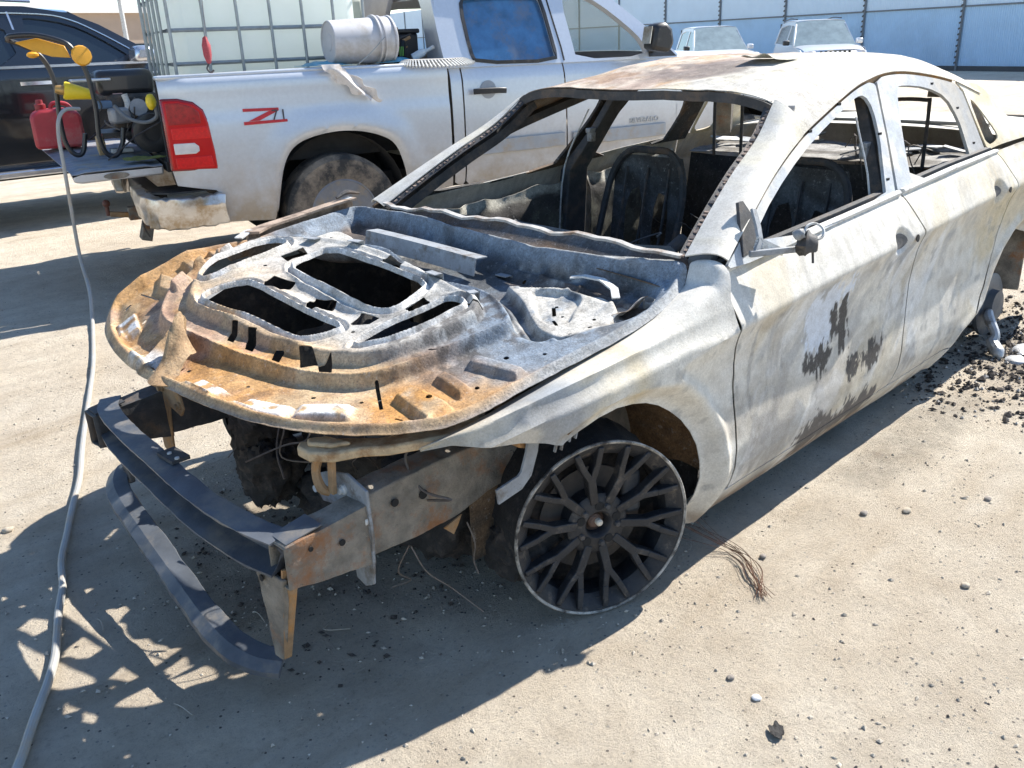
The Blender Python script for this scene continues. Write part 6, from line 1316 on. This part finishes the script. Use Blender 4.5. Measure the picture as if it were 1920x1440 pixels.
for k, x0 in enumerate(np.arange(-13.8, 86, 4.0)):
    b = MB(); b.tube([(x0,sgn*.075,0),(x0,sgn*.075,3.95)], .038, 8); p_ = b.build('post', M_post, wall)
    if x0 < 22:
        b = MB()
        for z in np.arange(.25, 3.8, .17): b.box((x0+.03,sgn*.118,z), (.075,.012,.05), Matrix.Rotation(.5, 3, 'Y'))
        o = b.build('chain_shadow', M_dark, p_, 0); o['kind'] = 'stuff'  # tilted dark tabs stand for chain shadows on the post

# parked cars in front of the fence
def parked(name, label, loc, rz, paint, suvlike, H=1.66, L=4.4, W=.90):
    c = empty(name, label, 'car', (*loc, 0), rz); hb = .98 if suvlike else .90
    def side(x, z): return W*np.interp(z, [.25,.40,.65,.85,1.0,1.05], [.93,.98,1.0,.99,.95,.92])-.08*ss(L*.36,L*.5,np.abs(x))
    wf, wr = L*.30, -L*.30; 
    def arch(cx): return [(cx+.38*math.cos(a), .34+.38*math.sin(a)) for a in np.linspace(math.pi,0,10)]
    for s in (-1, 1):
        poly = [(-L/2,.35),(-L/2,hb-.05),(-L/2+.1,hb+.06),(L*.20,hb+.03),(L*.42,hb-.05),(L/2,hb-.2),(L/2,.32)]+[p for p in arch(wf)[::-1] if p[1] > .30]+[(0,.25)]+[p for p in arch(wr)[::-1] if p[1] > .30]
        p = np.asarray(poly); st = .04
        patch('body_side', lambda u, v: (u, s*side(u, v), v), np.arange(-L/2-st, L/2+st, st), np.arange(.2, hb+.12, st), paint, c, lambda u, v: sdpoly(u, v, p), .01, None, flip=(s > 0))
        gy = lambda z: W*(.93-.22*(z-hb)/(H-hb))
        xr = -L*.47 if suvlike else -L*.36
        g_ = [(L*.22,hb+.02),(L*.06,H-.12),(L*.02,H-.06),(-L*.20,H-.03),(xr+.15,H-.10),(xr,hb+.05)]
        h1 = [(L*.15,hb+.06),(L*.045,H-.17),(-L*.05,H-.14),(-L*.05,hb+.06)]; h2 = [(-L*.075,hb+.06),(-L*.075,H-.14),(-L*.20,H-.14),(xr+.30,H-.20),(xr+.18,hb+.08)]
        p2 = np.asarray(g_)
        patch('window_frame', lambda u, v: (u, s*gy(v), v), np.arange(-L/2, L*.25, .03), np.arange(hb, H, .03), paint, c, lambda u, v: np.minimum(np.minimum(sdpoly(u, v, p2), -sdpoly(u, v, h1)), -sdpoly(u, v, h2)), .03, None, flip=(s > 0))
        for h in (h1, h2):
            b = MB(); b.prism([(x, s*(gy(z)-.015), z) for x, z in h], (0,-s*.01,0)); b.build('side_window', M_tint, c, 0)
        b = MB(); b.prism([(L*.13,s*W,hb+.05),(L*.17,s*W,hb+.05),(L*.17,s*W,hb+.17),(L*.13,s*W,hb+.19)], (0,s*.17,0)); b.build('door_mirror', paint if s > 0 else M_blackpl, c, 30, .03)
        for wx in (wf, wr):
            b = MB(); b.lathe([(.20,.09),(.30,.10),(.335,.06),(.335,-.09),(.20,-.10)], (wx,s*(W-.12),.335), (0,s,0), 24, cap=False); wh = b.build('wheel', M_rubber, c, 30)
            b = MB(); b.lathe([(.21,.09),(.19,.05),(0,.06)], (wx,s*(W-.12),.335), (0,s,0), 20); b.build('rim', M_ctrim, wh, 30)
        b = MB(); b.box((L/2-.08,s*W*.70,hb-.16), (.12,.30,.13), -s*.25); b.build('headlight', M_clear, c, 30, .03)
    patch('roof', lambda u, v: (L*.03-(L*.03-xr-.2)*u, W*.74*v, H-.055+.055*np.sin(math.pi*(.2+.6*u))-.03*np.abs(v)**5), np.linspace(0,1,14), np.linspace(-1,1,14), paint, c, None, .01, flip=True)
    patch('windshield', lambda u, v: (L*.04+L*.18*u, W*v*(.74+.17*u), H-.07-(H-.09-hb)*u+.03*(1-v*v)), np.linspace(0,1,8), np.linspace(-1,1,8), plain('pale_reflecting_glass', (.30,.36,.36), .08, var=.25, scale=3, coat=.6), c, None, .006)
    patch('hood', lambda u, v: (L*.21+L*.27*u, W*v*(.93-.08*u), hb+.05-.04*u-.08*u**4-.04*np.abs(v)**6), np.linspace(0,1,12), np.linspace(-1,1,12), paint, c, None, .01)
    patch('rear_glass', lambda u, v: (xr+.2-.2*u, W*v*.78, H-.09-(H-.12-hb)*u), np.linspace(0,1,6), np.linspace(-1,1,6), M_tint, c, None, .006)
    b = MB(); b.box((L/2-.10,0,.56), (.22,W*1.84,.62)); fb = b.build('front_fascia', paint, c, 30, .07)
    if suvlike:
        for k in range(7):
            b = MB(); b.box((L/2+.004,-.36+.12*k,hb-.17), (.03,.065,.15)); b.build('grille_slot', M_hole, c, 30, .02)
        for s in (-1,1):
            b = MB(); b.tube([(0,s*.60,H+.01),(-L*.2,s*.60,H+.035),(-L*.38,s*.60,H-.01)], .018, 6, 3); b.build('roof_rack', M_blackpl, c)
    else:
        b = MB(); b.box((L/2+.004,0,.50), (.03,1.0,.16)); b.build('grille', M_hole, c, 30, .02)
    b = MB(); b.box((0,0,.42), (L*.9,W*1.6,.25)); b.build('underbody', M_under, c, 0)
    return c
M_sil2 = plain('silver_suv_paint', (.62,.64,.67), .3, metal=.3, var=.06, coat=.5); M_wht = plain('white_car_paint', (.66,.68,.70), .3, var=.06, coat=.5)
CAMXY = np.array((1.5543,2.1082))
def at_dir(px, dist, py=60):
    return None
parked('compact_suv', 'silver compact suv with seven slot grille parked by the blue fence', (-23.3,-10.9), R(40), M_sil2, True, 1.69)
parked('white_hatchback', 'white hatchback parked by the fence beyond the pickup mirror', (-23.5,-14.5), R(48), M_wht, False, 1.64, 4.5, .90)
# tan building and light pole far left
bld = empty('tan_building', 'tan flat roofed building far behind the black suv', 'building', (-16.5,-48.0,0), R(10))
b = MB(); b.box((0,0,1.7), (16,8,3.4)); b.build('wall', plain('tan_stucco', (.36,.28,.22), .9, var=.1, scale=1), bld, 0); b = MB(); b.box((0,0,3.55), (16.6,8.6,.30)); b.build('roof_edge', plain('white_fascia', (.7,.7,.68), .7, var=.05), bld, 0)
for x in (-5,-1,3):
    b = MB(); b.box((x,4.02,1.4), (1.6,.06,1.2)); b.build('window', M_tint, bld, 0)
pole = empty('light_pole', 'thin white pole standing between the black suv and the tank', 'pole', (-5.6,-15.5,0))
b = MB(); b.tube([(0,0,0),(0,0,6)], [.05,.035], 8); b.build('shaft', M_lipw, pole); b = MB(); b.box((0,0,.03), (.25,.25,.06)); b.build('base', M_grey, pole, 0)
# ------------------------------------------------------------------ scraps on the ground
def gz1(x, y): return float(gz(np.array([x]), np.array([y]))[0])
def char_region(rn):
    x, y = rn.gauss(-2.95,.55), rn.gauss(1.05,.26)
    return (x, y) if (-4.4 < x < -1.9 and y > .55) else None
o = scatter('charred_debris', 3200, char_region, (.003,.020), plain('charred_crumbs', (.05,.040,.034), .9, var=.6, scale=40, bmp=.4), 'heap of burnt crumbs around the bare rear brake disc', 41, .4)
o = scatter('ash_crumbs', 900, char_region, (.003,.014), plain('ash_crumb', (.40,.37,.33), .9, var=.4, scale=40), 'pale ash crumbs among the burnt debris by the rear wheel', 42, .4)
def under_region(rn):
    x, y = rn.uniform(.0,.75), rn.uniform(-.65,.55); return (x, y)
scatter('engine_crumbs', 700, under_region, (.002,.012), plain('charred_crumbs', (.05,.04,.034)), 'dark burnt crumbs fallen under the engine', 43, .4)
alu = empty('melted_aluminium', 'silvery puddle of melted wheel alloy beside the rear brake disc', 'metal', (-2.75,.92,0))
M_alu = plain('melted_alloy', (.46,.47,.48), .45, metal=.35, var=.3, scale=16, bmp=.4, dirt=(.20,.18,.16), dirt_amt=.3, dscale=14)
rn = random.Random(21)
b = MB(); b.tube([(-.10,-.12,.17),(-.05,-.10,.15),(-.01,-.05,.095),(.01,-.05,.06),(.05,-.01,.03),(.07,.01,.012)], [.018,.026,.020,.028,.030,.012], 10, 5); b.build('drip', M_alu, alu)
for k in range(8):
    a = MB(); x, y = rn.uniform(-.55,.10), rn.uniform(-.02,.30); a.ball((x, y, gz1(-2.75+x,.92+y)+.006), rn.uniform(.025,.07), 12, (rn.uniform(.8,1.6),rn.uniform(.6,1.),.28), .22, rn); a.build('blob', M_alu, alu, 60)
b = MB(); b.tube([(-.45,.10,.02),(-.32,.16,.03),(-.20,.12,.025),(-.10,.20,.02)], [.02,.028,.02,.012], 8, 4); b.build('run', M_alu, alu)
coil = empty('spring_coil', 'burnt spring lying in the debris at the right edge', 'spring', (-3.35,1.0,0))
b = MB(); b.tube([(.05*math.cos(t)-.02, .10*t/6.28*.3-.05, .055+.05*math.sin(t)) for t in np.linspace(0,31,120)], .007, 6); b.build('wire', M_lipw, coil)
cord = empty('tyre_cords', 'rusty frayed tyre cord wires on the dirt behind the front wheel', 'wire', (-.40,.95,0))
M_cord = plain('rusty_cord', (.14,.065,.035), .7, var=.4, scale=50)
rn = random.Random(33)
for k in range(16):
    sx, sy = rn.gauss(.0,.012), rn.gauss(0,.012); e = rn.gauss(0,1); p = [(-.02+sx*2,-.17+sy*2,.07+rn.uniform(-.03,.03)), (-.055+sx,-.075+sy,.022+rn.uniform(0,.012)), (-.065+sx,-.03+sy,.010+rn.uniform(0,.012)), (-.045+sx+e*.010,.02+sy,.008+rn.uniform(0,.012)), (.0+sx+e*.016,.075+sy-e*.010,.008+rn.uniform(0,.010)), (.075+rn.gauss(0,.012),.150+rn.gauss(0,.014),.006+rn.uniform(0,.008))]
    b = MB(); b.tube(p[(2 if k % 3 == 0 else 0):], .0010, 4, 5); b.build('cord', M_cord, cord)
def stone(x, y, r, mat, label, seed, flat=.6, nm='stone'):
    rn = random.Random(seed); b = MB(); b.ball((0,0,0), r, 12, (rn.uniform(1,1.4),1,flat), .14, rn); o = b.build(nm, mat, None, 60, 0, (x, y, gz1(x, y)+r*flat*.6)); return tag(o, label, 'stone', 'loose stones on the dirt')
M_wst = plain('white_pebble', (.66,.64,.62), .6, var=.1); M_gst = plain('grey_stone', (.25,.22,.19), .9, var=.3, scale=30, bmp=.3); M_tst = plain('tan_stone', (.42,.36,.28), .9, var=.3, scale=30, bmp=.3)
stone(.035,1.298,.011,M_wst,'round white pebble in front of the front wheel shadow',1,.5,'pebble')
for i, (x, y, r, m, l) in enumerate([(-.948,1.097,.012,M_gst,'grey stone on the sunlit dirt beside the front door'),(-1.047,1.192,.013,M_tst,'tan stone on the sunlit dirt beside the front door'),(.017,1.217,.009,M_gst,'small grey stone near the white pebble'),(-.507,.993,.010,M_gst,'grey stone just past the frayed tyre cords'),(-.75,1.48,.012,M_tst,'tan stone out on the open dirt at lower right'),(-1.30,1.35,.011,M_gst,'grey stone on the open dirt level with the rear door'),(1.02,-.93,.016,M_tst,'tan stone at the edge of the hood shadow near the hose')]):
    stone(x, y, r, m, l, 10+i)
leaf = empty('charred_scrap', 'thin black charred scrap on the sunlit dirt near the camera', 'scrap', (.099,1.386,0), .6)
patch('scrap_sheet', lambda u, v: (.030*u, .018*v, .004+.010*fbm(u*2,v*2,0,3,180)+gz1(.099,1.386)), np.linspace(-1,1,18), np.linspace(-1,1,18), M_char, leaf, lambda u, v: .75-np.hypot(u,v)+.9*(fbm(u*2.4,v*2.4,0,3,181)-.5), .002)
for k in range(5):
    rn = random.Random(60+k); x, y = (.80-.12*k, -.10+.20*k) if k < 3 else (1.0,.3-.5*(k-3)); 
    b = MB(); b.tube([(0,0,.004),(rn.uniform(-.04,.04),.03,.010),(rn.uniform(-.03,.03),.07,.004)], .0015, 5, 4); o = b.build('twig', M_tst, None, 35, 0, (x, y, gz1(x, y))); tag(o, ('dry twig on the shaded dirt under the bumper beam', 'dry twig between the lower bar and the bumper leg', 'dry twig beside the foot of the bumper leg', 'dry twig by the light patches in the hood shadow', 'dry twig on the dirt next to the hose')[k], 'twig', 'dry twigs in the shade')
